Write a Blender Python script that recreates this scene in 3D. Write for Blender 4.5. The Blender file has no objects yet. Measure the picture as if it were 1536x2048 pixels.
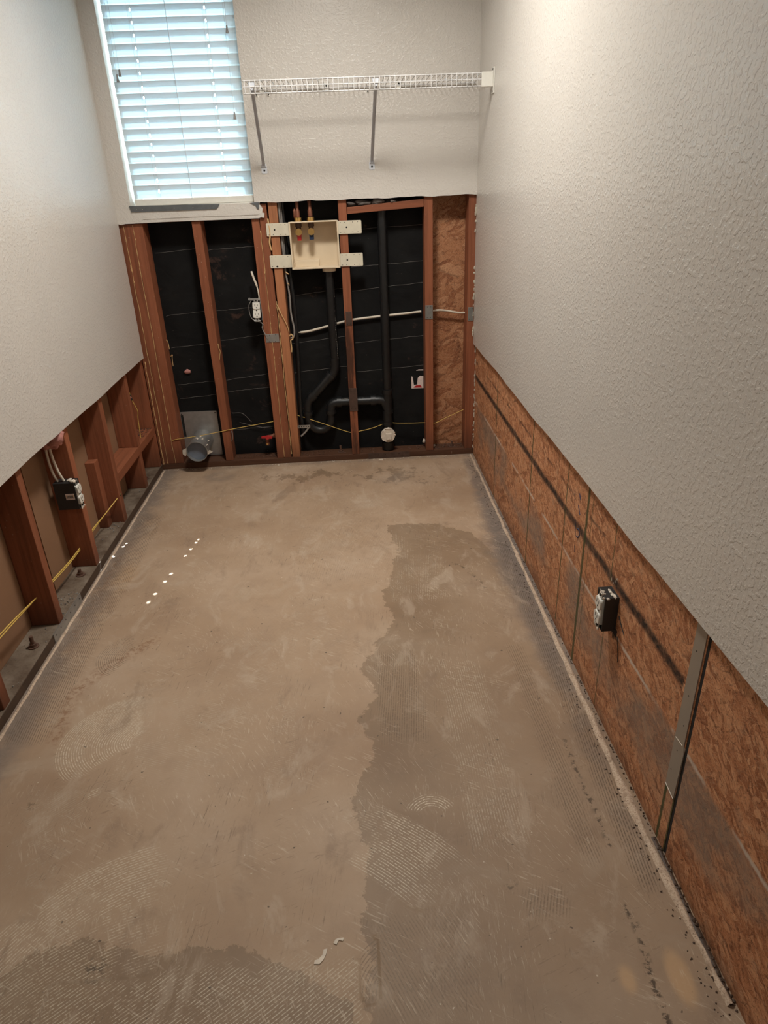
import bpy, bmesh, math, random
import numpy as np
from mathutils import Vector, Matrix, Euler
S = bpy.context.scene
COL = S.collection
rnd = random.Random(7)
W = 1.56            # room width; x 0..W, back wall at y=0, camera looks +y

# ------------------------------------------------------------------ camera
cd = bpy.data.cameras.new('camera'); cam = bpy.data.objects.new('camera', cd); COL.objects.link(cam)
cam.location = (0.9788, -3.2459, 1.2856)
cam.rotation_euler = (1.11609386, 0.03420599, -0.05444720)
cd.sensor_fit = 'VERTICAL'; cd.sensor_height = 36.0; cd.sensor_width = 27.0
cd.lens = 1360.25 / 2048 * 36.0
cd.clip_start = 0.02
S.camera = cam
# ------------------------------------------------------------------ world, sun, exposure
S.view_settings.view_transform = 'Standard'; S.view_settings.look = 'None'
S.view_settings.gamma = 1.0; S.view_settings.use_curve_mapping = False
S.view_settings.exposure = 0.0
S.cycles.use_light_tree = False
wd = bpy.data.worlds.new('sky'); S.world = wd; wd.use_nodes = True
bg = wd.node_tree.nodes['Background']
bg.inputs[0].default_value = (0.74, 0.88, 1.0, 1); bg.inputs[1].default_value = 13.0
sl = bpy.data.lights.new('sun', 'SUN'); sl.energy = 90.0; sl.angle = math.radians(0.30); sl.color = (0.84, 0.93, 1.0)
so = bpy.data.objects.new('sun', sl); COL.objects.link(so); so.location = (1, 3, 5)
so.rotation_euler = Vector((-0.121, -0.628, -1.0)).to_track_quat('-Z', 'Y').to_euler()
LAMP_W, FILL_W = 27.0, 3.0
def area(name, loc, size, power, color, rot=(0, 0, 0)):
    l = bpy.data.lights.new(name, 'AREA'); l.shape = 'DISK'; l.size = size; l.energy = power; l.color = color
    o = bpy.data.objects.new(name, l); o.location = loc; o.rotation_euler = rot; COL.objects.link(o)
    return o
cl_ = area('ceiling_lamp_light', (0.93, -1.12, 2.355), 0.30, LAMP_W, (1.0, 0.955, 0.885)); cl_.data.spread = math.radians(150)
area('fill_light', (0.95, -3.7, 2.2), 0.30, FILL_W, (1.0, 0.95, 0.88), (math.radians(25), 0, 0))  # unseen fill lamp added behind the camera

# ------------------------------------------------------------------ mesh builder
class MB:
    def __init__(s): s.v = []; s.f = []; s.mi = []; s.m = 0; s.sm = []; s.smooth = False
    def add(s, vs, fs):
        b = len(s.v); s.v += [tuple(v) for v in vs]
        for f in fs: s.f.append(tuple(i + b for i in f)); s.mi.append(s.m); s.sm.append(s.smooth)
    def box(s, x0, x1, y0, y1, z0, z1, M=None):
        v = [Vector(p) for p in ((x0,y0,z0),(x1,y0,z0),(x1,y1,z0),(x0,y1,z0),(x0,y0,z1),(x1,y0,z1),(x1,y1,z1),(x0,y1,z1))]
        if M: v = [M @ p for p in v]
        s.add(v, [(0,3,2,1),(4,5,6,7),(0,1,5,4),(1,2,6,5),(2,3,7,6),(3,0,4,7)]); return s
    def prism(s, poly, axis, a, b):
        """poly of (u,v) extruded along axis: 'y' -> (u,*,v), 'x' -> (*,u,v), 'z' -> (u,v,*)"""
        area_ = sum(poly[i][0]*poly[(i+1)%len(poly)][1]-poly[(i+1)%len(poly)][0]*poly[i][1] for i in range(len(poly)))
        if area_ < 0: poly = poly[::-1]
        def P(u, v, t): return {'y': (u,t,v), 'x': (t,u,v), 'z': (u,v,t)}[axis]
        n = len(poly)
        vs = [P(u,v,a) for u,v in poly] + [P(u,v,b) for u,v in poly]
        fs = [tuple(range(n))[::-1], tuple(range(n, 2*n))] + [(i,(i+1)%n,n+(i+1)%n,n+i) for i in range(n)]
        if axis == 'y': fs = [f[::-1] for f in fs]
        s.add(vs, fs); return s
    def tube(s, pts, r, seg=10, cap=True, flat=1.0, up=(0,0,1)):
        sm = s.smooth; s.smooth = True
        pts = [Vector(p) for p in pts]; rings = []; vs = []
        rr = r if isinstance(r, (list, tuple)) else [r]*len(pts)
        u = None
        for i, p in enumerate(pts):
            t = (pts[min(i+1,len(pts)-1)] - pts[max(i-1,0)]).normalized()
            if u is None:
                a = Vector(up) if abs(t.dot(Vector(up))) < .95 else Vector((1,0,0))
                u = (a - t*a.dot(t)).normalized()
            else:
                u = (u - t*u.dot(t)).normalized()
            w = t.cross(u)
            for k in range(seg):
                an = 2*math.pi*k/seg
                vs.append(p + (u*math.cos(an) + w*math.sin(an)*flat)*rr[i])
        fs = []
        for i in range(len(pts)-1):
            for k in range(seg):
                k2 = (k+1)%seg
                fs.append((i*seg+k, i*seg+k2, (i+1)*seg+k2, (i+1)*seg+k))
        s.add(vs, fs)
        if cap:
            s.smooth = False
            n = (len(pts)-1)*seg
            s.add(vs[:seg], [tuple(range(seg))[::-1]]); s.add(vs[n:n+seg], [tuple(range(seg))])
        s.smooth = sm; return s
    def cyl(s, p0, p1, r, r1=None, seg=24, cap=True): return s.tube([p0, p1], [r, r if r1 is None else r1], seg, cap)
    def ring(s, p0, p1, ro, ri, seg=32):
        s.tube([p0, p1], ro, seg, False)
        b = len(s.v); s.tube([p1, p0], ri, seg, False)
        p0 = Vector(p0); p1 = Vector(p1); t = (p1-p0).normalized()
        a = Vector((0,0,1)) if abs(t.z) < .95 else Vector((1,0,0)); u = (a - t*a.dot(t)).normalized(); w = t.cross(u)
        for p, fl in ((p0, 1), (p1, 0)):
            vs = [p + (u*math.cos(2*math.pi*k/seg)+w*math.sin(2*math.pi*k/seg))*q for q in (ro, ri) for k in range(seg)]
            fs = [(k, (k+1)%seg, seg+(k+1)%seg, seg+k) for k in range(seg)]
            if not fl: fs = [f[::-1] for f in fs]
            s.add(vs, [f[::-1] for f in fs])
        return s
    def blob(s, c, r, seed=0, sub=3, rough=.25, freq=1.0):
        from mathutils import noise
        bm = bmesh.new(); bmesh.ops.create_icosphere(bm, subdivisions=sub, radius=1)
        sx, sy, sz = r if isinstance(r, (tuple, list)) else (r, r, r)
        vs = []
        for v in bm.verts:
            n = 1 + rough*noise.noise(v.co*2.2*freq + Vector((seed*3.1, seed, 0))) + rough*.5*noise.noise(v.co*5*freq + Vector((seed, 0, 9)))
            vs.append((c[0]+v.co.x*sx*n, c[1]+v.co.y*sy*n, c[2]+v.co.z*sz*n))
        fs = [tuple(v.index for v in f.verts) for f in bm.faces]; bm.free()
        sm = s.smooth; s.smooth = sub > 1; s.add(vs, fs); s.smooth = sm; return s
    def build(s, name, mats, parent=None, bevel=0, loc=None):
        me = bpy.data.meshes.new(name); me.from_pydata(s.v, [], s.f)
        for m in (mats if isinstance(mats, (list, tuple)) else [mats]): me.materials.append(m)
        me.polygons.foreach_set('material_index', s.mi); me.polygons.foreach_set('use_smooth', s.sm)
        me.update()
        o = bpy.data.objects.new(name, me); COL.objects.link(o)
        if parent: o.parent = parent
        if loc: o.location = loc
        if bevel:
            b = o.modifiers.new('bevel', 'BEVEL'); b.width = bevel; b.segments = 2; b.limit_method = 'ANGLE'
        return o
def tag(o, label, cat, group=None, kind=None):
    o['label'] = label; o['category'] = cat
    if group: o['group'] = group
    if kind: o['kind'] = kind
    return o
def struct(o): o['kind'] = 'structure'; return o
def empty(name, loc=(0,0,0), rz=0):
    o = bpy.data.objects.new(name, None); o.empty_display_size = .05; COL.objects.link(o); o.location = loc; o.rotation_euler = (0,0,rz); return o
def smooth_path(pts, n=6):
    pts = [Vector(p) for p in pts]; out = []
    P = [pts[0]*2-pts[1]] + pts + [pts[-1]*2-pts[-2]]
    for i in range(1, len(P)-2):
        for k in range(n):
            t = k/n; a, b, c, d = P[i-1], P[i], P[i+1], P[i+2]
            out.append(.5*((2*b)+(c-a)*t+(2*a-5*b+4*c-d)*t*t+(3*b-a-3*c+d)*t**3))
    out.append(pts[-1]); return out

# ------------------------------------------------------------------ material helpers
class NT:
    def __init__(s, name):
        s.mat = bpy.data.materials.new(name); s.mat.use_nodes = True
        s.t = s.mat.node_tree; s.n = s.t.nodes; s.b = s.n['Principled BSDF']; s.out = s.n['Material Output']
    def new(s, ty, **kw):
        nd = s.n.new(ty)
        for k, v in kw.items(): setattr(nd, k, v)
        return nd
    def put(s, nd, sock, v):
        if v is None: return
        i = nd.inputs[sock]
        if isinstance(v, bpy.types.NodeSocket): s.t.links.new(v, i)
        else:
            if i.type == 'RGBA' and len(v) == 3: v = (*v, 1)
            i.default_value = v
    def math(s, op, a, b=None, c=None, clamp=False):
        nd = s.new('ShaderNodeMath', operation=op, use_clamp=clamp); s.put(nd, 0, a)
        if b is not None: s.put(nd, 1, b)
        if c is not None: s.put(nd, 2, c)
        return nd.outputs[0]
    def mix(s, f, a, b, blend='MIX'):
        nd = s.new('ShaderNodeMix', data_type='RGBA', blend_type=blend); s.put(nd, 0, f); s.put(nd, 6, a); s.put(nd, 7, b); return nd.outputs[2]
    def noise(s, vec, scale, detail=4, rough=.55, dist=0, dim='3D'):
        nd = s.new('ShaderNodeTexNoise', noise_dimensions=dim); s.put(nd, 'Vector', vec); s.put(nd, 'Scale', scale); s.put(nd, 'Detail', detail); s.put(nd, 'Roughness', rough); s.put(nd, 'Distortion', dist); return nd.outputs['Fac']
    def map(s, vec, scale=(1,1,1), rot=(0,0,0), loc=(0,0,0)):
        nd = s.new('ShaderNodeMapping'); s.put(nd, 0, vec); s.put(nd, 1, loc); s.put(nd, 2, rot); s.put(nd, 3, scale); return nd.outputs[0]
    def step(s, v, lo, hi):
        nd = s.new('ShaderNodeMapRange', interpolation_type='SMOOTHSTEP'); s.put(nd, 0, v); s.put(nd, 1, lo); s.put(nd, 2, hi); return nd.outputs[0]
    def ramp(s, v, stops):
        nd = s.new('ShaderNodeValToRGB'); s.put(nd, 0, v); e = nd.color_ramp.elements
        while len(e) < len(stops): e.new(.5)
        for i, (p, c) in enumerate(stops): e[i].position = p; e[i].color = (*c, 1) if len(c) == 3 else c
        return nd.outputs[0]
    def coord(s):
        return s.new('ShaderNodeNewGeometry').outputs['Position']
    def bump(s, h, strength=.3, dist=.002):
        nd = s.new('ShaderNodeBump'); s.put(nd, 'Height', h); s.put(nd, 'Strength', strength); s.put(nd, 'Distance', dist)
        s.t.links.new(nd.outputs[0], s.b.inputs['Normal']); return nd
    def set(s, color=None, rough=None, metal=None, spec=None):
        if color is not None: s.put(s.b, 'Base Color', color)
        if rough is not None: s.put(s.b, 'Roughness', rough)
        if metal is not None: s.put(s.b, 'Metallic', metal)
        if spec is not None: s.put(s.b, 'Specular IOR Level', spec)
        return s.mat
def plain(name, col, rough=.5, metal=0, var=.12, scale=40, bump=.15):
    n = NT(name); p = n.coord(); f = n.noise(p, scale, 4)
    k = n.new('ShaderNodeMapRange'); n.put(k, 0, f); n.put(k, 3, 1-var*1.6); n.put(k, 4, 1+var*1.6)
    v = n.new('ShaderNodeVectorMath', operation='SCALE'); n.put(v, 0, tuple(col)); n.put(v, 'Scale', k.outputs[0])
    if bump: n.bump(f, bump, .001)
    return n.set(v.outputs[0], rough, metal)

def m_drywall(name, col, rough=.26, amp=.5):
    n = NT(name); p = n.coord()
    a = n.noise(p, 170, 3, .6); b = n.noise(p, 100, 2, .5); c = n.noise(p, 3, 3, .5)
    big = n.step(b, .48, .60)
    h = n.math('ADD', n.math('MULTIPLY', a, .55), n.math('MULTIPLY', big, .6))
    colr = n.mix(n.step(c, .35, .7), tuple(x*.965 for x in col), col)
    fine = n.noise(p, 260, 2, .6)
    colr = n.mix(n.math('MULTIPLY', n.step(fine, .64, .72), .10), colr, tuple(x*.55 for x in col))
    n.bump(h, amp, .0018)
    return n.set(colr, rough, 0, .5)
M_DRY = m_drywall('textured_drywall_paint', (.625, .588, .538))
M_CEIL = m_drywall('ceiling_paint', (.62, .59, .54))
M_EDGE = plain('torn_drywall_edge', (.45, .40, .32), .9, var=.25, scale=80)

def m_wood(name, axis, dark=1.0, stain=False, col=(.255, .085, .040)):
    n = NT(name); p = n.coord(); oi = n.new('ShaderNodeObjectInfo')
    off = n.new('ShaderNodeVectorMath', operation='ADD'); n.put(off, 0, p)
    cmb = n.new('ShaderNodeCombineXYZ'); rr = n.math('MULTIPLY', oi.outputs['Random'], 17.0)
    for i in range(3): n.put(cmb, i, rr)
    n.put(off, 1, cmb.outputs[0]); q = off.outputs[0]
    sc = [60, 60, 60]; sc['xyz'.index(axis)] = 2.2
    g = n.noise(n.map(q, tuple(sc)), 1.0, 5, .6, .4)
    sc2 = [260, 260, 260]; sc2['xyz'.index(axis)] = 9
    g2 = n.noise(n.map(q, tuple(sc2)), 1.0, 3, .6)
    big = n.noise(q, 5, 3, .5)
    c = n.ramp(g, [(.25, tuple(x*.62*dark for x in col)), (.5, tuple(x*dark for x in col)), (.78, (col[0]*1.22*dark, col[1]*1.3*dark, col[2]*1.35*dark))])
    c = n.mix(n.math('MULTIPLY', n.step(g2, .5, .75), .25), c, (.11*dark, .035*dark, .017*dark))
    c = n.mix(n.math('MULTIPLY', n.step(big, .55, .75), .35), c, (.24*dark, .085*dark, .04*dark))
    vr = n.math('MULTIPLY_ADD', oi.outputs['Random'], .28, .86)
    v = n.new('ShaderNodeVectorMath', operation='SCALE'); n.put(v, 0, c); n.put(v, 'Scale', vr)
    sp = n.noise(q, 130, 2, .5)       # drywall dust specks
    fin = n.mix(n.math('MULTIPLY', n.step(sp, .73, .77), .6), v.outputs[0], (.5, .38, .28))
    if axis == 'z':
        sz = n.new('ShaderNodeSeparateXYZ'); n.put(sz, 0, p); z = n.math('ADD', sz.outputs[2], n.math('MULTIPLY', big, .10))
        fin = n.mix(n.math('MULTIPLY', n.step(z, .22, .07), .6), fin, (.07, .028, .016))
        if stain: fin = n.mix(n.math('MULTIPLY', n.math('MULTIPLY', n.step(z, .82, .74), n.step(n.noise(n.map(q, (30, 30, 5)), 1.0, 4, .6), .40, .62)), .85), fin, (.035, .016, .010))
    n.bump(g, .25, .001)
    return n.set(fin, .62, 0, .3)
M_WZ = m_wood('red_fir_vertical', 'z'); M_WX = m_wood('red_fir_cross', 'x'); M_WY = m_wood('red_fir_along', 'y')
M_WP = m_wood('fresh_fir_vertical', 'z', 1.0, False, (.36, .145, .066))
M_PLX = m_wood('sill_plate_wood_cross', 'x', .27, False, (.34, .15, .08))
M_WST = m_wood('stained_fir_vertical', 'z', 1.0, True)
def m_plate_side():
    n = NT('weathered_sill_plate'); p = n.coord(); a = n.noise(p, 14, 5, .6); b = n.noise(p, 120, 3, .6)
    c = n.ramp(a, [(.3, (.085, .055, .036)), (.55, (.17, .13, .095)), (.8, (.26, .21, .165))])
    c = n.mix(n.math('MULTIPLY', n.step(b, .55, .7), .4), c, (.05, .032, .022))
    n.bump(b, .5, .002); return n.set(c, .85, 0, .2)
M_PLY = m_plate_side()
M_PLF = plain('damp_plate_front', (.06, .034, .02), .6, var=.4, scale=30)

def m_osb(name, plane, tint=1.0, stains=False, fs=1.0):
    """plane 'yz' or 'xz' : strand board"""
    n = NT(name); p = n.coord(); sp = n.new('ShaderNodeSeparateXYZ'); n.put(sp, 0, p)
    u = sp.outputs[1] if plane == 'yz' else sp.outputs[0]; w = sp.outputs[2]
    cb = n.new('ShaderNodeCombineXYZ'); n.put(cb, 0, u); n.put(cb, 1, w); uv = cb.outputs[0]
    wob = n.noise(uv, 22, 2, .5, dim='2D')
    ofs = n.new('ShaderNodeCombineXYZ'); n.put(ofs, 0, n.math('MULTIPLY', wob, .02)); n.put(ofs, 1, n.math('MULTIPLY', n.noise(uv, 31, 2, .5, dim='2D'), .02))
    ad = n.new('ShaderNodeVectorMath', operation='ADD'); n.put(ad, 0, uv); n.put(ad, 1, ofs.outputs[0]); uvw = ad.outputs[0]
    cols = [(0.0, (.085*tint, .028*tint, .013*tint)), (.22, (.20*tint, .075*tint, .033*tint)), (.5, (.33*tint, .145*tint, .068*tint)), (.8, (.41*tint, .215*tint, .115*tint)), (1.0, (.47*tint, .285*tint, .165*tint))]
    out = None
    specs = [(.1, 16, 70, .5), (-.5, 13, 52, .45), (1.0, 15, 58, .6), (-1.15, 17, 75, .62), (.35, 11, 40, .60), (2.7, 24, 95, .62)]
    for i, (ang, sx, sy, th) in enumerate(specs):
        m = n.map(uvw, (1, 1, 1), (0, 0, ang), (i*3.7, i*1.3, 0)); m2 = n.map(m, (sx*fs, sy*fs, 1))
        v = n.new('ShaderNodeTexVoronoi', voronoi_dimensions='2D', feature='F1'); n.put(v, 'Vector', m2); n.put(v, 'Scale', 1.0); n.put(v, 'Randomness', 1.0)
        s3 = n.new('ShaderNodeSeparateColor'); n.put(s3, 0, v.outputs['Color'])
        gr = n.noise(n.map(m, (14, 330, 1)), 1.0, 3, .6, dim='2D')
        tone = n.math('ADD', n.math('MULTIPLY', n.math('POWER', s3.outputs[0], .9), .55), n.math('MULTIPLY', gr, .42))
        edge = n.step(v.outputs['Distance'], .55, .8)
        c = n.ramp(tone, cols)
        c = n.mix(n.math('MULTIPLY', edge, .6), c, (.09*tint, .032*tint, .015*tint))
        if out is None: out = c; tn = tone
        else:
            k = n.math('GREATER_THAN', s3.outputs[1], th); out = n.mix(k, out, c)
            tm = n.new('ShaderNodeMix', data_type='FLOAT'); n.put(tm, 0, k); n.put(tm, 2, tn); n.put(tm, 3, tone); tn = tm.outputs[0]
    fl = n.noise(n.map(uv, (60, 60, 1)), 1.0, 5, .75, 1.2, dim='2D')
    out = n.mix(n.math('MULTIPLY', n.step(fl, .60, .70), .5), out, (.075, .026, .013))
    m9 = n.map(uvw, (1, 1, 1), (0, 0, -.45)); fl2 = n.noise(n.map(m9, (45, 210, 1)), 1.0, 4, .7, 1.0, dim='2D')
    out = n.mix(n.math('MULTIPLY', n.step(fl2, .55, .68), .5), out, (.50*tint, .27*tint, .145*tint))
    m8 = n.map(uvw, (1, 1, 1), (0, 0, .9)); fl3 = n.noise(n.map(m8, (60, 300, 1)), 1.0, 3, .7, .8, dim='2D')
    out = n.mix(n.math('MULTIPLY', n.step(fl3, .60, .68), .6), out, (.10, .032, .015))
    f4 = n.noise(n.map(n.map(uv, (1, 1, 1), (0, 0, -.7)), (90, 420, 1)), 1.0, 3, .75, .6, dim='2D'); f5 = n.noise(n.map(n.map(uv, (1, 1, 1), (0, 0, .6)), (80, 380, 1), loc=(4, 9, 0)), 1.0, 3, .75, .6, dim='2D')
    out = n.mix(n.math('MULTIPLY', n.step(f4, .54, .66), .68), out, (.085, .026, .012))
    out = n.mix(n.math('MULTIPLY', n.step(f5, .56, .66), .42), out, (.60, .37, .22))
    if stains:
        nz = n.noise(uv, 9, 4, .6, dim='2D'); nf = n.noise(uv, 60, 4, .6, dim='2D')
        y, z = u, w
        def band(v, c, hw, soft):
            return n.math('SUBTRACT', 1.0, n.step(n.math('ABSOLUTE', n.math('SUBTRACT', v, c)), hw, hw+soft))
        # sprayed black line at 0.408 m
        zz = n.math('ADD', z, n.math('MULTIPLY', n.math('SUBTRACT', nz, .5), .012))
        b1 = n.math('MULTIPLY', n.math('MULTIPLY', band(zz, .407, .004, .016), n.step(y, -2.262, -2.255)), n.math('ADD', .5, n.math('MULTIPLY', nf, .9)))
        out = n.mix(n.math('MULTIPLY', b1, .92, clamp=True), out, (.012, .011, .012))
        b2 = n.math('MULTIPLY', n.math('MULTIPLY', band(zz, .482, .0005, .007), n.step(y, -2.15, -2.0)), n.step(nz, .42, .62))
        out = n.mix(n.math('MULTIPLY', b2, .62), out, (.03, .024, .022))
        # grey bloom patches below 0.285 m
        g1 = n.math('MULTIPLY', n.step(z, .292, .270), n.step(n.math('ADD', z, n.math('MULTIPLY', nz, .14)), .13, .24))
        g1 = n.math('MULTIPLY', g1, n.step(n.noise(n.map(uv, (2.1, 3, 1), loc=(3.3, .4, 0)), 1.0, 3, .55, dim='2D'), .40, .60))
        out = n.mix(n.math('MULTIPLY', g1, n.math('MULTIPLY_ADD', nf, .8, .22)), out, (.23, .19, .155))
        pl = n.math('MULTIPLY', band(n.math('ADD', z, n.math('MULTIPLY', n.math('SUBTRACT', nf, .5), .008)), .283, .001, .007), n.step(nz, .38, .62))
        out = n.mix(n.math('MULTIPLY', pl, .85), out, (.60, .52, .44))
        low = n.math('MULTIPLY', n.step(n.math('ADD', z, n.math('MULTIPLY', nz, .12)), .12, .04), .6)
        out = n.mix(low, out, (.12, .06, .035))
        dust = n.math('MULTIPLY', n.step(n.noise(uv, 17, 4, .65, dim='2D'), .58, .72), .25)
        out = n.mix(dust, out, (.42, .30, .21))
        # olive green chalk-line stains
        for (yy, hw, z0, st, z1) in ((-.515, .0065, 0, .75, 9), (-.30, .003, .1, .5, 9), (-1.104, .0055, 0, .8, 9), (-1.495, .0045, .02, .75, 9), (-1.671, .0085, 0, .85, 9), (-1.705, .003, .1, .5, 9),
                             (-1.868, .0027, .395, .75, 9), (-1.868, .0027, .0, .7, .25), (-1.40, .002, .15, .4, 9), (-.72, .003, .1, .45, 9), (-2.271, .0052, 0, .9, .155), (-2.306, .0032, 0, .85, .155)):
            ln = n.math('SUBTRACT', 1.0, n.step(n.math('ABSOLUTE', n.math('SUBTRACT', n.math('ADD', y, n.math('MULTIPLY', n.math('SUBTRACT', nf, .5), .003)), yy)), hw*.6, hw*1.15))
            ln = n.math('MULTIPLY', n.math('MULTIPLY', ln, n.math('GREATER_THAN', z, z0)), n.math('LESS_THAN', z, z1))
            out = n.mix(n.math('MULTIPLY', ln, st), out, (.045, .062, .022))
    n.bump(n.math('ADD', tn, n.math('MULTIPLY', fl, .3)), .55, .0016)
    return n.set(out, .66, 0, .25)
M_OSBR = m_osb('strand_board_stained', 'yz', 1.62, True, 1.35)
M_OSBB = m_osb('strand_board_clean', 'xz', 1.2, False, .75)

M_BACKB = plain('kraft_backing_board', (.25, .135, .072), .8, var=.12, scale=5)
M_STEEL = plain('galvanised_steel', (.42, .42, .41), .42, .8, .2, 30)
M_STEELG = plain('grey_strap_steel', (.33, .29, .24), .5, .35, .06, 12, .03)
M_DARKST = plain('rusted_dark_plate', (.09, .055, .042), .6, .4, .35, 40)
M_NAIL = plain('grey_nail_plate', (.22, .215, .20), .5, .5, .12, 50)
M_ABS = plain('black_abs_plastic', (.0075, .008, .0085), .42, 0, .3, 60, .05)
M_PRIMER = plain('dusty_smear', (.20, .18, .155), .7, 0, .3, 90)
M_WPL = plain('white_plastic', (.70, .68, .62), .4, 0, .05, 60, .05)
M_CREAM = plain('cream_box_plastic', (.68, .56, .40), .42, 0, .07, 12, .05)
M_TAB = plain('cream_tab_plastic', (.62, .57, .45), .5, 0, .10, 25, .05)
M_BRASS = plain('brass', (.75, .48, .17), .3, .9, .1, 50, .05)
M_COPPER = plain('dull_copper', (.22, .085, .05), .5, .5, .3, 50)
M_RED = plain('red_handle', (.42, .018, .02), .4, 0, .08, 40)
M_BLUE = plain('dark_blue_port', (.012, .025, .06), .4, 0, .1, 40)
M_YEL = plain('yellow_wire_sheath', (.62, .42, .10), .5, 0, .1, 40, .05)
M_CABLE = plain('white_cable_sheath', (.62, .55, .45), .5, 0, .08, 30, .05)
M_GCABLE = plain('grey_cable_sheath', (.24, .22, .20), .55, 0, .1, 30, .05)
M_GLUE = plain('dried_yellow_adhesive', (.58, .37, .17), .6, 0, .15, 60)
M_PASTE = plain('white_plaster_crumb', (.62, .55, .46), .9, 0, .15, 90)
M_BLACK = plain('black_box_plastic', (.018, .018, .018), .45, 0, .2, 40, .05)
M_HOLE = plain('hole_dark', (.008, .007, .006), .9, 0, .1, 40, 0)
M_RUST = plain('rusty_bolt', (.13, .072, .05), .7, .4, .35, 90)
M_PINK = plain('pink_insulation_fluff', (.50, .23, .20), .95, 0, .25, 60, .5)
M_GREYF = plain('grey_insulation_fluff', (.10, .085, .075), .95, 0, .5, 90, .8)
M_FLASH = plain('dark_grey_flashing', (.115, .125, .13), .5, .2, .2, 60)
M_WIRE = plain('white_coated_wire', (.60, .59, .58), .4, 0, .05, 20, 0)
M_BRK = plain('grey_shelf_brace', (.66, .69, .74), .35, .1, .08, 30, 0)
M_STICK = plain('torn_white_sticker', (.66, .55, .50), .8, 0, .2, 60)
M_BLUEM = plain('blue_pen_mark', (.03, .04, .09), .8, 0, .1, 60, 0)
M_DUCTIN = plain('duct_damper_blue_grey', (.17, .20, .25), .45, .25, .18, 25)

def m_paper():
    n = NT('black_building_paper'); p = n.coord(); a = n.noise(p, 6, 4, .6); b = n.noise(n.map(p, (6, 6, 9)), 1.0, 3, .5, .6)
    c = n.ramp(a, [(.3, (.0050, .0050, .0052)), (.7, (.012, .0118, .0115))])
    d = n.math('MULTIPLY', n.step(n.noise(n.map(p, (7, 7, 9)), 1.0, 5, .75, .5), .60, .76), .40)
    c = n.mix(d, c, (.16, .085, .06))
    s = n.noise(p, 150, 2, .5); c = n.mix(n.math('MULTIPLY', n.step(s, .76, .79), .4), c, (.2, .17, .14))
    n.bump(b, .8, .010); return n.set(c, .75, 0, .16)
M_PAPER = m_paper()
def m_slat():
    n = NT('white_blind_slat'); n.set((.70, .72, .70), .38, 0, .4)
    tr = n.new('ShaderNodeBsdfTranslucent'); n.put(tr, 0, (.64, .80, .88)); mx = n.new('ShaderNodeMixShader'); n.put(mx, 0, .22)
    n.t.links.new(n.b.outputs[0], mx.inputs[1]); n.t.links.new(tr.outputs[0], mx.inputs[2]); n.t.links.new(mx.outputs[0], n.out.inputs[0]); return n.mat
M_SLAT = m_slat()
def m_glass():
    n = NT('window_glass'); tr = n.new('ShaderNodeBsdfTransparent'); n.put(tr, 0, (.93, .96, .96)); g = n.new('ShaderNodeBsdfGlossy'); n.put(g, 'Roughness', .02)
    mx = n.new('ShaderNodeMixShader'); n.put(mx, 0, .06)
    n.t.links.new(tr.outputs[0], mx.inputs[1]); n.t.links.new(g.outputs[0], mx.inputs[2]); n.t.links.new(mx.outputs[0], n.out.inputs[0]); return n.mat
M_GLASS = m_glass()
def m_emit(name, col, st):
    n = NT(name); e = n.new('ShaderNodeEmission'); n.put(e, 0, col); n.put(e, 1, st); n.t.links.new(e.outputs[0], n.out.inputs[0]); return n.mat
M_LAMP = m_emit('lamp_diffuser_glow', (1.0, .93, .83), 3.0)

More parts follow.
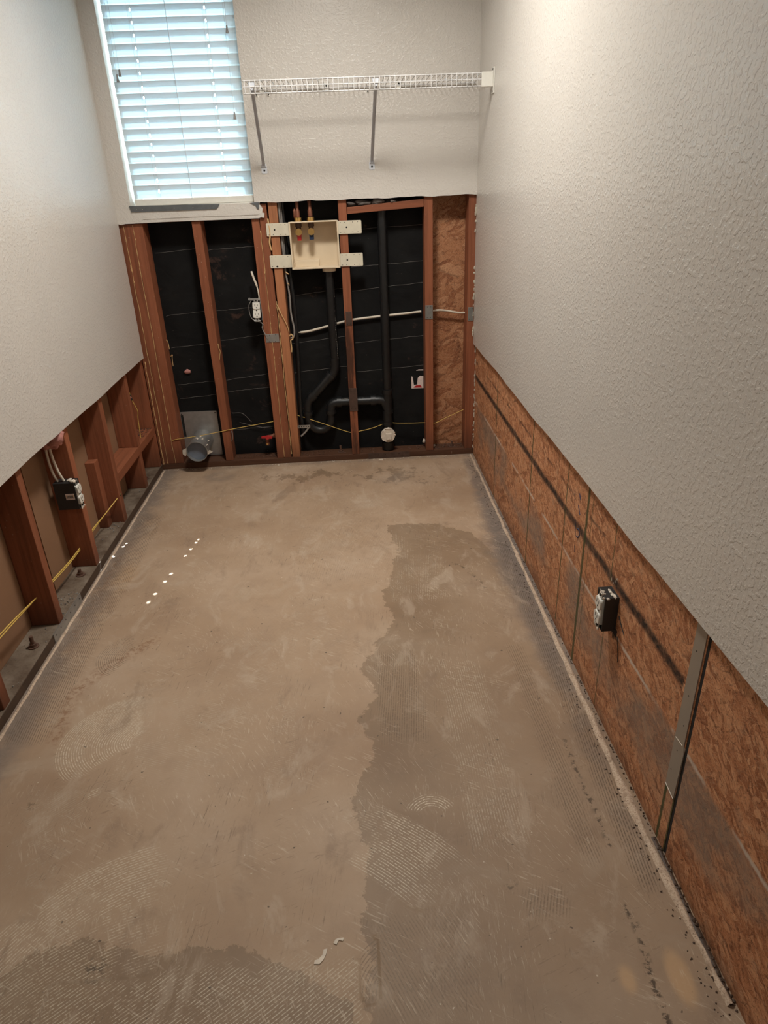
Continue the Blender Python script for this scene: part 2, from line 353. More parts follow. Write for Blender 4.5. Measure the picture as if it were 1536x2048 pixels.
# ------------------------------------------------------------------ concrete floor
def m_floor():
    n = NT('scraped_concrete'); p = n.coord()
    A = n.new('ShaderNodeAttribute', attribute_name='fa'); B = n.new('ShaderNodeAttribute', attribute_name='fb')
    sa = n.new('ShaderNodeSeparateColor'); n.put(sa, 0, A.outputs['Color']); sb = n.new('ShaderNodeSeparateColor'); n.put(sb, 0, B.outputs['Color'])
    wet, R, light = sa.outputs; dark = A.outputs['Alpha']; gray, rust, pale = sb.outputs; mould = B.outputs['Alpha']
    n1 = n.noise(p, 2.4, 5, .55); n2 = n.noise(p, 11, 5, .62); n3 = n.noise(p, 60, 5, .65); n4 = n.noise(p, 300, 3, .6)
    base = n.ramp(n1, [(.28, (.290, .190, .120)), (.5, (.370, .258, .170)), (.72, (.430, .318, .226))])
    base = n.mix(n.math('MULTIPLY', n.step(n2, .45, .72), .5), base, (.315, .220, .150))
    base = n.mix(n.math('MULTIPLY', n.step(n.noise(n.map(p, (4, 7, 1)), 1.0, 4, .6, .5), .55, .75), .3), base, (.46, .375, .285))
    # damp areas with a ragged border
    wn = n.math('ADD', wet, n.math('ADD', n.math('MULTIPLY', n.math('SUBTRACT', n2, .5), .10), n.math('ADD', n.math('MULTIPLY', n.math('SUBTRACT', n3, .5), .036), n.math('MULTIPLY', n.math('SUBTRACT', n4, .5), .012))))
    wm = n.step(wn, -.0015, .0035)
    fade = n.math('MULTIPLY', wm, n.math('SUBTRACT', 1.0, n.math('MULTIPLY', n.step(wet, .06, .42), .42)))
    base = n.mix(n.math('MULTIPLY', fade, n.math('MULTIPLY_ADD', n2, .3, .72)), base, n.mix(1.0, base, (.63, .61, .575), 'MULTIPLY'))
    # grey unscraped margins, rust and pale patches
    base = n.mix(n.math('MULTIPLY', gray, n.step(n.math('ADD', n2, n.math('MULTIPLY', gray, .3)), .42, .72)), base, n.mix(n3, (.10, .082, .072), (.23, .19, .165)))
    base = n.mix(n.math('MULTIPLY', rust, n.step(n3, .42, .66)), base, (.20, .095, .045))
    base = n.mix(n.math('MULTIPLY', pale, n.math('MULTIPLY_ADD', n2, .5, .3)), base, (.58, .37, .19))
    base = n.mix(n.math('MULTIPLY', mould, n.step(n.noise(p, 75, 5, .7), .50, .56)), base, (.068, .045, .028))
    # trowel ridges
    phase = n.math('ADD', R, n.math('MULTIPLY', n.noise(p, 12, 2, .5), .004))
    s = n.math('SINE', n.math('MULTIPLY', phase, 2*math.pi/.0062))
    br = n.math('ADD', n.math('MULTIPLY', n.noise(p, 38, 4, .7), .55), n.math('MULTIPLY', n.noise(n.map(p, (1, 1, 1), loc=(3, 7, 0)), 7, 4, .6), .47)); br2 = n.noise(p, 140, 3, .6)
    lm = n.math('MULTIPLY', n.math('MULTIPLY', n.step(s, .30, .95), light), n.math('MULTIPLY', n.step(n.math('ADD', br, n.math('MULTIPLY', light, .18)), .56, .66), n.step(br2, .38, .55)))
    base = n.mix(n.math('MULTIPLY', light, .05), base, (.50, .43, .32))
    base = n.mix(n.math('MULTIPLY', lm, .95), base, (.64, .55, .42))
    dm = n.math('MULTIPLY', n.math('MULTIPLY', n.step(s, .1, .9), dark), n.math('MULTIPLY', n.step(n.math('ADD', br, n.math('MULTIPLY', dark, .2)), .50, .62), n.step(br2, .34, .52)))
    base = n.mix(n.math('MULTIPLY', dm, .78), base, (.085, .055, .034))
    for (ang, sc, lo, col_, st, off) in ((.12, (230, 17, 1), .60, (.13, .088, .058), .60, 0), (-.5, (210, 20, 1), .60, (.60, .50, .38), .45, 4), (-1.05, (200, 16, 1), .59, (.60, .51, .39), .42, 9), (.02, (190, 24, 1), .60, (.58, .49, .37), .42, 14), (1.2, (190, 20, 1), .61, (.11, .07, .045), .42, 21)):
        q = n.map(n.map(p, (1, 1, 1), (0, 0, ang), (off, off, 0)), sc)
        sc_ = n.noise(q, 1.0, 4, .72, .25); rg = n.noise(n.map(p, (1, 1, 1), loc=(off*1.7, 2.0+off, 0)), 4.5, 4, .6)
        base = n.mix(n.math('MULTIPLY', n.math('MULTIPLY', n.step(sc_, lo-.03, lo+.06), n.step(rg, .50, .62)), st), base, col_)
    sm = n.noise(n.map(p, (9, 5, 1), (0, 0, .6)), 1.0, 6, .7, .8)
    base = n.mix(n.math('MULTIPLY', n.step(sm, .53, .68), .38), base, (.49, .395, .30))
    base = n.mix(n.math('MULTIPLY', n.step(n.noise(n.map(p, (7, 4, 1), (0, 0, .2), (8, 2, 0)), 1.0, 6, .72, .6), .55, .70), .50), base, (.215, .145, .098))
    # pinholes, flecks and cracks
    base = n.mix(n.math('MULTIPLY', n.step(n.noise(p, 70, 2, .4), .745, .77), .75), base, (.06, .042, .028))
    base = n.mix(n.math('MULTIPLY', n.step(n.noise(n.map(p, (1, 1, 1), loc=(5, 3, 1)), 95, 2, .4), .755, .78), .7), base, (.62, .54, .42))
    scr = n.noise(n.map(p, (170, 26, 1), (0, 0, .12)), 1.0, 4, .7)
    base = n.mix(n.math('MULTIPLY', n.step(scr, .66, .74), .22), base, (.16, .115, .078))
    base = n.mix(n.math('MULTIPLY', n3, .10), base, (.2, .15, .10))
    rgh = n.math('SUBTRACT', .62, n.math('MULTIPLY', wm, .06))
    h = n.math('ADD', n.math('MULTIPLY', n3, .5), n.math('ADD', n.math('MULTIPLY', n4, .3), n.math('MULTIPLY', n.math('MULTIPLY', s, n.math('ADD', light, dark)), .25)))
    n.bump(h, .30, .0012)
    return n.set(base, rgh, 0, .32)
M_FLOOR = m_floor()

def seg_dist(X, Y, pts):
    d = np.full(X.shape, 9.0)
    for (ax, ay), (bx, by) in zip(pts[:-1], pts[1:]):
        L = (bx-ax)**2+(by-ay)**2; t = np.clip(((X-ax)*(bx-ax)+(Y-ay)*(by-ay))/L, 0, 1)
        d = np.minimum(d, np.hypot(X-ax-t*(bx-ax), Y-ay-t*(by-ay)))
    return d
def sstep(v, a, b):
    t = np.clip((v-a)/(b-a), 0, 1); return t*t*(3-2*t)
def build_floor():
    xs = np.concatenate([[-.115], np.arange(-.02, 1.601, .006)]); ys = np.concatenate([np.arange(-2.76, .03, .006), [.13]]); ys = np.concatenate([[-4.1, -3.2], ys])
    X, Y = np.meshgrid(xs, ys); H, Wd = X.shape
    ry = [-3.2, -2.7, -2.55, -2.465, -2.365, -2.254, -2.12, -1.972, -1.862, -1.771, -1.657, -1.404, -1.296, -.995, -.76, -.70]
    rx = [.92, .94, .948, .956, .935, .953, .917, .975, .940, 1.004, .944, 1.071, 1.027, 1.109, 1.088, 1.09]
    b = np.interp(Y, ry, rx); topy = np.interp(X, [1.05, 1.15, 1.3, 1.42, 1.5], [-.76, -.735, -.765, -.86, -1.10])
    wet = np.minimum(X-b, topy-Y)
    lx = [.0, .276, .313, .392, .512, .635, .746, .859, .913, .935]; ly = [-2.55, -2.468, -2.426, -2.413, -2.436, -2.440, -2.449, -2.502, -2.545, -2.68]
    wet2 = np.interp(X, lx, ly) - Y
    wet2 = np.where(X > .93, -.2, np.minimum(wet2, (.93-X)))
    wet = np.maximum(wet, wet2)
    for (cx, cy, rx_, ry_) in ((1.18, -.22, .13, .10), (.72, -.17, .20, .06)):
        wet = np.maximum(wet, -.0 + .0*X - .006 + .018*(1-np.hypot((X-cx)/rx_, (Y-cy)/ry_)))
    R = np.zeros_like(X); light = np.zeros_like(X); dark = np.zeros_like(X)
    def reg(mask, r, l, d):
        nonlocal R, light, dark
        k = mask > np.maximum(light, dark); R = np.where(k, r, R); light = np.where(k, mask*l, light); dark = np.where(k, mask*d, dark)
    def arc(cx, cy, r0, r1, a0, a1, l, d, rot=0, asp=1.0):
        dx, dy = X-cx, (Y-cy)*asp; r = np.hypot(dx, dy); a = np.degrees(np.arctan2(dy, dx)) % 360
        ar = (a-a0) % 360; wdt = (a1-a0) % 360
        m = sstep(r, r0, r0+.015)*(1-sstep(r, r1-.015, r1))*np.where(ar < wdt, np.minimum(1, np.minimum(ar, wdt-ar)/12), 0)
        reg(m, r, l, d)
    arc(.39, -1.885, .02, .235, 95, 232, 1.0, .1, asp=1.25)     # fan swirl left
    arc(.60, -2.64, .24, .46, 96, 185, .85, .1)                 # big arcs lower left
    arc(.47, -2.36, .33, .37, 85, 150, .9, .1)
    arc(.66, -2.90, .36, .60, 95, 160, .75, .15)
    arc(.64, -2.74, .52, .70, 35, 68, .95, .2)                  # fan right of centre
    arc(1.10, -2.182, .02, .07, 20, 160, 1.0, 0)
    arc(1.02, -2.55, .03, .13, 30, 190, .3, .6)
    arc(.26, -1.52, .02, .12, 100, 250, .2, .8)
    def rect(x0, x1, y0, y1, ang, l, d, soft=.03):
        m = sstep(X, x0, x0+soft)*(1-sstep(X, x1-soft, x1))*sstep(Y, y0, y0+soft*2)*(1-sstep(Y, y1-soft*2, y1))
        reg(m, X*math.cos(ang)+Y*math.sin(ang), l, d)
    rect(1.38, 1.46, -2.35, -1.55, .05, .15, .75)
    rect(1.475, 1.555, -2.42, -.90, -.06, .0, 1.0)
    rect(.98, 1.14, -1.98, -1.55, -.10, .25, .75)
    rect(1.16, 1.32, -2.3, -1.6, .02, .6, .25)
    rect(.95, 1.16, -2.62, -2.37, .45, .25, .5)
    rect(1.24, 1.36, -2.46, -2.34, -.35, .3, .7)
    rect(1.05, 1.30, -1.35, -.8, -.1, .5, .2)
    rect(.35, .95, -2.75, -2.44, -.95, .85, .25)
    rect(.0, .14, -1.9, -.5, .08, .05, .9)
    rect(.3, .8, -2.1, -1.5, 1.2, .35, .1)
    rect(.5, .95, -1.6, -1.1, 1.0, .25, .25)
    rect(.7, 1.1, -1.2, -.4, .15, .15, .3)
    rect(.15, .32, -2.4, -2.0, -.9, .5, .3)
    gray = np.maximum(1-sstep(X, .015, .13), .0)*sstep(Y, -2.4, -2.0)*.75
    gray = np.maximum(gray, np.interp(Y, [-2.8, -2.0, -1.6, -1.0, -.5, 0], [.1, .35, .85, 1, .85, .6])*sstep(X, np.interp(Y, [-2.8, -1.5, -1.0, -.6, 0], [1.49, 1.44, 1.40, 1.46, 1.50]), 1.52))
    gray = np.maximum(gray, .5*(1-sstep(np.abs(Y), .0, .05)))
    gray = np.maximum(gray, .35*(1-sstep(np.hypot((X-1.16)/.16, (Y+.25)/.12), .3, 1)))
    gray = np.maximum(gray, .45*(1-sstep(np.hypot((X-.30)/.12, (Y+.12)/.10), .3, 1)))
    rust = .8*(1-sstep(seg_dist(X, Y, [(.30, -1.45), (.18, -1.59), (.13, -1.70), (.15, -1.86)]), .004, .035))
    rust = np.maximum(rust, .6*(1-sstep(seg_dist(X, Y, [(.03, -.9), (.03, -1.4)]), .004, .03)))
    crack = 1-sstep(seg_dist(X, Y, [(1.461, -1.981), (1.459, -2.108), (1.468, -2.2), (1.466, -2.284)]), .001, .009)
    crack = np.maximum(crack, 1-sstep(seg_dist(X, Y, [(1.452, -2.42), (1.457, -2.475), (1.447, -2.546), (1.446, -2.58), (1.447, -2.66)]), .002, .010))
    crack = np.maximum(crack, .8*(1-sstep(seg_dist(X, Y, [(1.31, -1.08), (1.351, -1.12), (1.385, -1.22), (1.395, -1.26)]), .001, .010)))
    pale = .95*(1-sstep(np.hypot((X-1.498)/.024, (Y+2.553)/.055), .6, 1.1))
    pale = np.maximum(pale, .9*(1-sstep(np.hypot((X-1.405)/.018, (Y+2.55)/.03), .4, 1.1)))
    pale = np.maximum(pale, .5*(1-sstep(np.hypot((X-.10)/.05, (Y+1.05)/.12), .3, 1.1)))
    mould = crack*1.0
    for (cx, cy, rr, st) in ((.445, -2.463, .035, .9), (.175, -2.072, .02, .6), (.36, -2.55, .03, .5), (1.24, -2.36, .02, .6), (.39, -.48, .02, .5), (1.33, -.33, .02, .6), (.35, -1.72, .018, .8)):
        mould = np.maximum(mould, st*(1-sstep(np.hypot(X-cx, Y-cy), rr*.2, rr)))
    V = np.stack([X.ravel(), Y.ravel(), np.zeros(X.size)], 1)
    idx = np.arange(H*Wd).reshape(H, Wd)
    F = np.stack([idx[:-1, :-1], idx[:-1, 1:], idx[1:, 1:], idx[1:, :-1]], -1).reshape(-1, 4)
    me = bpy.data.meshes.new('floor'); me.from_pydata(V.tolist(), [], F.tolist()); me.materials.append(M_FLOOR)
    for nm, ch in (('fa', (wet, R, light, dark)), ('fb', (gray, rust, pale, mould))):
        a = me.color_attributes.new(nm, 'FLOAT_COLOR', 'POINT')
        a.data.foreach_set('color', np.stack([c.ravel() for c in ch], 1).astype(np.float32).ravel())
    o = bpy.data.objects.new('floor', me); COL.objects.link(o)
    return struct(o)
build_floor()

# ------------------------------------------------------------------ room shell
HR = .567; HL = .570; CEIL = 2.44; YF = -4.0
def wavy(a, b, z, n=40, amp=.003, seed=0):
    r = random.Random(seed); ph = [r.uniform(0, 6) for _ in range(3)]
    return [(a+(b-a)*i/n, z+amp*(.6*math.sin(ph[0]+9*i/n*3)+.4*math.sin(ph[1]+31*i/n*2)+.25*r.uniform(-1, 1))) for i in range(n+1)]
m = MB(); m.prism(wavy(YF, 0, HL, seed=3) + [(0, CEIL), (YF, CEIL)], 'x', -.013, 0); struct(m.build('wall_left', M_DRY))
m = MB(); m.prism(wavy(YF, .0, HR, seed=5, amp=.004) + [(.013, HR+.0), (.013, CEIL), (YF, CEIL)], 'x', W, W+.0129); struct(m.build('wall_right', M_DRY))
WX0, WX1, WZ0, WZ1 = .066, .593, 1.216, 2.22
m = MB()
zl = wavy(WX1, W, 1.214, 40, .0025, 8)
zl[0] = (WX1, 1.216)
m.prism(zl + [(W, CEIL), (WX1, CEIL)], 'y', 0, .013)
m.prism([(WX0, WZ1), (WX1, WZ1), (WX1, CEIL), (WX0, CEIL)], 'y', 0, .013)
m.prism([(0, 1.150), (.012, 1.147), (.03, 1.151), (WX0, 1.151), (WX0, CEIL), (0, CEIL)], 'y', 0, .013)
# strip below the sill, torn at its right end
m.prism([(WX0, 1.151), (.2, 1.153), (.4, 1.1525), (.607, 1.153), (.613, 1.156), (.629, 1.154), (.631, 1.172), (.622, 1.176), (.626, 1.19), (.616, 1.205), (.596, 1.2145), (WX0, 1.2145)], 'y', 0, .013)
m.prism([(.11, 1.1775), (.16, 1.179), (.3, 1.1775), (.6, 1.180), (.612, 1.172), (.60, 1.1675), (.3, 1.168), (.11, 1.166)], 'y', -.0022, 0)
# reveals of the window opening
m.box(WX0-.012, WX0, .013, .100, WZ0-.05, WZ1); m.box(WX1, WX1+.012, .013, .100, WZ0-.0, WZ1)
m.box(WX0, WX1, .013, .100, WZ1, WZ1+.012); m.box(WX0, WX1, .013, .100, WZ0-.014, WZ0-.002)
struct(m.build('wall_back', M_DRY))
m = MB(); m.box(-.13, W+.085, YF-.1, .14, CEIL, CEIL+.05); struct(m.build('ceiling', M_CEIL))
m = MB(); m.box(-.13, W+.085, YF-.05, YF, -.01, CEIL); struct(m.build('wall_front', M_DRY))
m = MB()   # outside cladding with the window opening
for (x0, x1, z0, z1) in ((-.13, WX0-.01, -.05, 2.5), (WX1+.01, W+.09, -.05, 2.5), (WX0-.01, WX1+.01, -.05, WZ0), (WX0-.01, WX1+.01, WZ1+.01, 2.5)): m.box(x0, x1, .1163, .14, z0, z1)
struct(m.build('wall_outside', plain('exterior_cladding', (.4, .36, .3), .8)))
# torn paper edges of drywall cuts
m = MB(); r = random.Random(4)
for i in range(26):
    z = r.uniform(.6, 1.21); m.blob((W-.003+r.uniform(-.003, .001), -.001, z), (r.uniform(.002, .005), .003, r.uniform(.004, .014)), i, 1, .5)
for i in range(60):
    z = r.uniform(.03, .60); m.blob((W+.012+r.uniform(-.003, .001), .004, z), (r.uniform(.002, .004), .003, r.uniform(.004, .010)), i, 1, .5)
tag(m.build('torn_plaster_edge', M_EDGE), 'ragged plaster crumbs along the right corner of the back wall', 'plaster', kind='stuff')

# window
wroot = empty('window_1', (0, 0, 0)); struct(wroot)
m = MB()
for (x0, x1, z0, z1) in ((WX0, WX0+.03, WZ0-.002, WZ1), (WX1-.03, WX1, WZ0-.002, WZ1), (WX0+.03, WX1-.03, WZ0-.002, WZ0+.03), (WX0+.03, WX1-.03, WZ1-.03, WZ1)): m.box(x0, x1, .085, .112, z0, z1)
m.build('window_frame', M_WPL, wroot, .002)
m = MB(); m.box(WX0+.028, WX1-.028, .098, .101, WZ0+.028, WZ1-.028); m.build('window_pane', M_GLASS, wroot)
m = MB(); m.box(WX0+.001, WX1-.001, .012, .084, WZ0-.0018, WZ0+.001); m.build('window_sill', M_WPL, wroot)

# ------------------------------------------------------------------ behind the back wall
m = MB()
for (x0, x1, z0, z1) in ((-.102, WX0-.012, .0, CEIL), (WX1+.012, 1.345, .0, CEIL), (WX0-.012, WX1+.012, .0, WZ0-.0145), (WX0-.012, WX1+.012, WZ1+.012, CEIL)): m.box(x0, x1, .104, .115, z0, z1)
m.m = 1; r = random.Random(11)
def crease(x0, x1, z, tilt=0.0, w=.0007):
    pts = [(x0+(x1-x0)*i/10, .1036, z+tilt*(x1-x0)*i/10+r.uniform(-.0015, .0015)) for i in range(11)]
    m.tube(smooth_path(pts, 3), w, 4)
for x0, x1, zs in ((.11, .31, (1.02, .735, .60, .405, .33)), (.35, .57, (1.03, .76, .62, .42, .36, .17)), (.69, .95, (.96, .80, .58, .44)), (.995, 1.33, (1.08, .93, .82, .58, .43))):
    for z in zs: crease(x0, x1, z+r.uniform(-.01, .01), .06+r.uniform(-.03, .05), .0005)
tag(m.build('building_paper', [M_PAPER, M_GCABLE]), 'black building paper stretched across the open back wall cavities', 'building paper')
m = MB(); m.box(1.345, W+.015, .1035, .1155, 0, CEIL)
tag(m.build('sheathing_panel', M_OSBB), 'reddish strand board panel in the narrow bay at the back right corner', 'strand board')

def stud(x0, x1, y0, y1, z0, z1, label, mat=None, name='wall_stud', group=None, glue=None, bevel=.0018, extra=None):
    m = MB(); j = lambda: rnd.uniform(-.0006, .0006)
    m.box(x0+j(), x1+j(), y0, y1, z0, z1)
    o = m.build(name, mat or M_WZ, None, bevel); tag(o, label, 'stud', group)
    return o
T = .0131; D = .102; PZ = .030
G1 = 'studs of the opened back wall'
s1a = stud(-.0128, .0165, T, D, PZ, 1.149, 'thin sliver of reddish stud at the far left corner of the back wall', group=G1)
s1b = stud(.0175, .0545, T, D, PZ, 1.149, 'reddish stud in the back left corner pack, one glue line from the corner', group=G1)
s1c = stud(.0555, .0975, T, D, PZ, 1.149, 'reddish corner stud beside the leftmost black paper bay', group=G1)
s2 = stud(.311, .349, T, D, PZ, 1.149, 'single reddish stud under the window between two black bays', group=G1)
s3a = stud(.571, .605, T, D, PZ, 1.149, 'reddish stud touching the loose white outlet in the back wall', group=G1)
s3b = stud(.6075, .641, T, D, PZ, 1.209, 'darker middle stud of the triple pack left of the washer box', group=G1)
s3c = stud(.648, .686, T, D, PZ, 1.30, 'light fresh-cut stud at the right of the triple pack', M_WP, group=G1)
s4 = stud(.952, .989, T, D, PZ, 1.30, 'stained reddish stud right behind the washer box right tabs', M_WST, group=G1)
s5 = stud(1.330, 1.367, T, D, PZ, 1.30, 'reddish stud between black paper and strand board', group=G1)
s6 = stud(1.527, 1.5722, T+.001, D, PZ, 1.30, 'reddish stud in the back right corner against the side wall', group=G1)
m = MB()
def glue_line(m, x, z0, z1, r0, wob=.0015, seed=0, y=T-.0005):
    r = random.Random(seed); n = 26
    pts = [(x+r.uniform(-wob, wob), y, z0+(z1-z0)*i/n) for i in range(n+1)]
    m.tube(smooth_path(pts, 3), [r0*r.uniform(.5, 1.5) for _ in range(n*3+1)], 5)
for par, x, z0, z1, rr, sd in ((s1a, .017, .032, 1.145, .0013, 1), (s1b, .055, .032, 1.145, .0013, 2), (s3a, .606, .035, 1.10, .0012, 3), (s3b, .6445, .05, .80, .0018, 4), (s1a, -.003, .032, .55, .0022, 6)):
    m = MB(); glue_line(m, x, z0, z1, rr, seed=sd)
    r = random.Random(sd)
    for k in range(5): m.blob((x+r.uniform(-.002, .002), T, r.uniform(z0, z1)), (.0025, .002, r.uniform(.004, .011)), k, 1)
    m.build('adhesive_bead', M_GLUE, par)
m = MB()
m.tube(smooth_path([(.642, .011, 1.15), (.646, .009, 1.09), (.640, .009, 1.05), (.645, .010, 1.02)]), .004, 6); m.build('adhesive_bead', M_GLUE, s3c)
m = MB(); m.tube(smooth_path([(.646, .008, .785), (.660, .006, .745), (.683, .006, .69), (.688, .008, .66)]), [.003]*6+[.002]*13, 6)
m.build('adhesive_bead', M_GLUE, s3c)
m = MB(); m.box(.0005, .6055, T, D, 1.1515, 1.199); tag(m.build('window_sill_plate', M_WX), 'reddish rough sill behind the torn drywall strip under the window', 'blocking')
# header block
m = MB(); m.prism([(.9905, 1.155), (1.3285, 1.172), (1.3285, 1.204), (.9905, 1.182)], 'y', T, .09)
tag(m.build('header_block', M_WX, None, .0015), 'slanted reddish blocking nailed between two studs above the drain pipe', 'blocking')
m = MB(); r = random.Random(2)
for i in range(22): m.blob((r.uniform(1.0, 1.20), r.uniform(.02, .07), 1.192+r.uniform(-.004, .012)), (r.uniform(.012, .03), .015, r.uniform(.006, .012)), i, 2, .6, 2)
tag(m.build('insulation_fluff', M_GREYF), 'grey fluffy insulation stuffed above the slanted blocking', 'insulation', kind='stuff')
# sill plates
m = MB(); m.box(-.0129, W+.0125, T+.0004, .1035, 0, PZ-.0003)
bp = tag(m.build('sill_plate', M_PLX, None, .002), 'dark damp bottom plate running along the foot of the back wall', 'bottom plate')
m = MB(); m.box(-.102, -.0132, YF+.01, .1035, .0002, PZ-.0005)
lp = tag(m.build('sill_plate', [M_PLY], None, .002), 'grey weathered bottom plate along the foot of the left wall', 'bottom plate')
m = MB(); m.box(-.0131, -.0108, YF+.01, .012, 0.0, PZ-.002); m.build('damp_edge', M_PLF, lp, loc=None)
m = MB(); m.box(1.033, 1.245, .0105, T, .0005, .031); m.m = 1
for i in range(6): m.cyl((1.05+i*.035, .0103, .022), (1.05+i*.035, .0108, .022), .002, seg=8)
tag(m.build('plate_strap', [M_DARKST, M_HOLE]), 'dark metal strap on the bottom plate below the white cleanout cap', 'metal strap')
m = MB(); m.box(-.0108, -.0085, -1.435, -1.193, .0005, .034); m.m = 1
for i in range(6): m.cyl((-.0083, -1.42+i*.042, .022), (-.0082, -1.42+i*.042, .022), .0028, seg=8)
tag(m.build('plate_strap', [M_STEEL, M_HOLE]), 'perforated galvanised strap on the left bottom plate below the second stud', 'metal strap')

# nail plates
def nail_plate(x0, x1, z0, z1, mat, label):
    m = MB(); m.box(x0, x1, T-.0022, T-.0002, z0, z1); m.m = 1
    w = x1-x0; h = z1-z0
    for (u, v) in ((.25, .12), (.7, .12), (.3, .88), (.75, .88)): m.cyl((x0+w*u, T-.0026, z0+h*v), (x0+w*u, T-.002, z0+h*v), .0016, seg=8)
    return tag(m.build('nail_plate', [mat, M_HOLE], None, .0006), label, 'nail plate', 'steel nail plates on the back studs')
nail_plate(.577, .639, .614, .653, M_STEEL, 'shiny square nail plate on the stud pack below the loose outlet')
nail_plate(1.3305, 1.366, .688, .752, M_NAIL, 'upright grey nail plate between black paper and strand board')
nail_plate(1.532, 1.5575, .672, .735, M_NAIL, 'upright grey nail plate in the back right corner')
nail_plate(.958, .986, .675, .740, M_DARKST, 'dark brown nail plate at the height of the white cable')
nail_plate(.952, .992, .258, .375, M_DARKST, 'long rusty nail plate in front of the horizontal black pipe')

# ------------------------------------------------------------------ left wall framing
m = MB(); m.box(-.115, -.1025, -1.162, .104, .0, CEIL); tag(m.build('backing_board', M_BACKB), 'brown backing board behind the outlet box and flat shelf block', 'backing board')
m = MB(); m.box(-.115, -.1025, YF, -1.168, .0, CEIL); tag(m.build('backing_board', M_BACKB), 'brown backing board left of the black joint line behind the wire-pierced stud', 'backing board')
m = MB(); m.box(-.13, -.1155, YF, .13, -.02, CEIL); struct(m.build('wall_left_outer', M_BACKB))
m = MB(); m.box(W+.0695, W+.085, YF, .13, -.02, CEIL); struct(m.build('wall_right_outer', M_BACKB))
G2 = 'studs of the opened left wall'
SX0, SX1 = -.1020, -.0134
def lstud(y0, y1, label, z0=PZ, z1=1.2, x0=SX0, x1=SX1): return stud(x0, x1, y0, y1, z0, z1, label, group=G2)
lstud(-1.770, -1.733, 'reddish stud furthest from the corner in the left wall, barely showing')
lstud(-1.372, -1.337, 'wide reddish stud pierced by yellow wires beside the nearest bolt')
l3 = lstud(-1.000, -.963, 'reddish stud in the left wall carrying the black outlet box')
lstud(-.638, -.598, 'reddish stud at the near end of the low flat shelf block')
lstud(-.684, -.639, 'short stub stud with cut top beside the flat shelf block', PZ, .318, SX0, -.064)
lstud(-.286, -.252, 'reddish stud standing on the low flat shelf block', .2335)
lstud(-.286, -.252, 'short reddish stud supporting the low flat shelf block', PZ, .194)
m = MB(); m.box(SX0, SX1, -.597, .010, .195, .233)
o = m.build('shelf_block', M_WY, None, .0015); tag(o, 'flat two by four block laid between left wall studs near the corner', 'blocking')
lstud(-.024, .010, 'end stud of the left wall in the back corner above the flat block', .2335)
lstud(-.024, .010, 'end stud of the left wall in the back corner below the flat block', PZ, .194)
# sawdust on shelf block and plates
def crumbs(name, label, boxes, n, mat, size=(.0015, .004), seed=0):
    m = MB(); r = random.Random(seed)
    for i in range(n):
        x0, x1, y0, y1, z = boxes[i % len(boxes)]
        s = r.uniform(*size); m.blob((r.uniform(x0, x1), r.uniform(y0, y1), z+s*.4), (s, s*r.uniform(.6, 1.3), s*.6), i, 1, .5)
    return tag(m.build(name, mat), label, 'debris', kind='stuff')
crumbs('wood_crumbs', 'brown wood crumbs on the flat block in the back left corner', [(-.09, -.02, -.15, -.02, .233)], 70, M_RUST, seed=1)
crumbs('plaster_crumbs', 'pale plaster crumbs scattered on the left bottom plate', [(-.09, -.02, -1.32, -1.18, PZ), (-.07, -.02, -.72, -.6, PZ), (-.09, -.02, -1.7, -.1, PZ)], 110, M_PRIMER, seed=2)
crumbs('plate_crumbs', 'reddish and grey crumbs lying along the back bottom plate', [(.36, .57, .03, .09, PZ), (.69, 1.33, .03, .09, PZ), (1.37, 1.52, .03, .09, PZ)], 260, M_RUST, (.0015, .0045), seed=3)
crumbs('plaster_crumbs', 'pale crumbs in front of the back bottom plate', [(.0, 1.5, -.012, .008, 0)], 150, M_PASTE, (.0008, .0025), seed=4)
# beads of mortar debris along the floor edges
def ridge(name, label, path, w, h, mat, seed, cat='debris', wf=lambda y: 1.0):
    from mathutils import noise
    m = MB(); m.smooth = True; n = len(path); k = 9; vs = []
    for i, (x, y) in enumerate(path):
        ww = w*wf(y)*(.75+.5*noise.noise(Vector((y*9, seed, 0)))); hh = h*(.8+.7*noise.noise(Vector((y*24, seed, 3))))
        cx = x + .003*noise.noise(Vector((y*14, seed, 7)))
        for j in range(k):
            t = -1+2*j/(k-1)
            jit = .35*noise.noise(Vector((y*260, t*3, seed)))
            vs.append((cx+t*ww/2, y, max(-.0004, hh*(1-t*t)*(1+jit)-.0003)))
    fs = [(i*k+j, i*k+j+1, (i+1)*k+j+1, (i+1)*k+j) for i in range(n-1) for j in range(k-1)]
    if path[0][1] > path[-1][1]: fs = [f[::-1] for f in fs]
    m.add(vs, fs)
    r = random.Random(seed)
    return tag(m.build(name, mat), label, cat)
def m_mortar():
    n = NT('sandy_mortar_debris'); p = n.coord(); a = n.noise(p, 260, 3, .7); b = n.noise(p, 25, 3, .6)
    c = n.ramp(a, [(.30, (.17, .105, .065)), (.43, (.50, .375, .275)), (.7, (.64, .52, .40))])
    c = n.mix(n.math('MULTIPLY', n.step(b, .52, .7), .5), c, (.20, .13, .085)); n.bump(a, .8, .002); return n.set(c, .9, 0, .2)
M_MORT = m_mortar()
ys = [(-.004-i*.0028) for i in range(930)]
ridge('mortar_ridge', 'sandy mortar ridge along the foot of the right strand board wall', [(float(np.interp(y, [-2.65, -2.49, -2.25, -1.9, -1.07, -.24, 0], [1.562, 1.558, 1.5495, 1.552, 1.556, 1.558, 1.555])), y) for y in ys], .0155, .008, M_MORT, 5, wf=lambda y: float(np.interp(y, [-2.65, -2.5, -2.3, -1.6, -1.0], [.9, 1.1, 1.75, 1.35, 1.0])))
ridge('dark_gap', 'dark gritty gap between mortar ridge and right strand board past the metal strap', [(1.5665, y) for y in ys if y < -2.27], .014, .0022, M_PLF, 8)
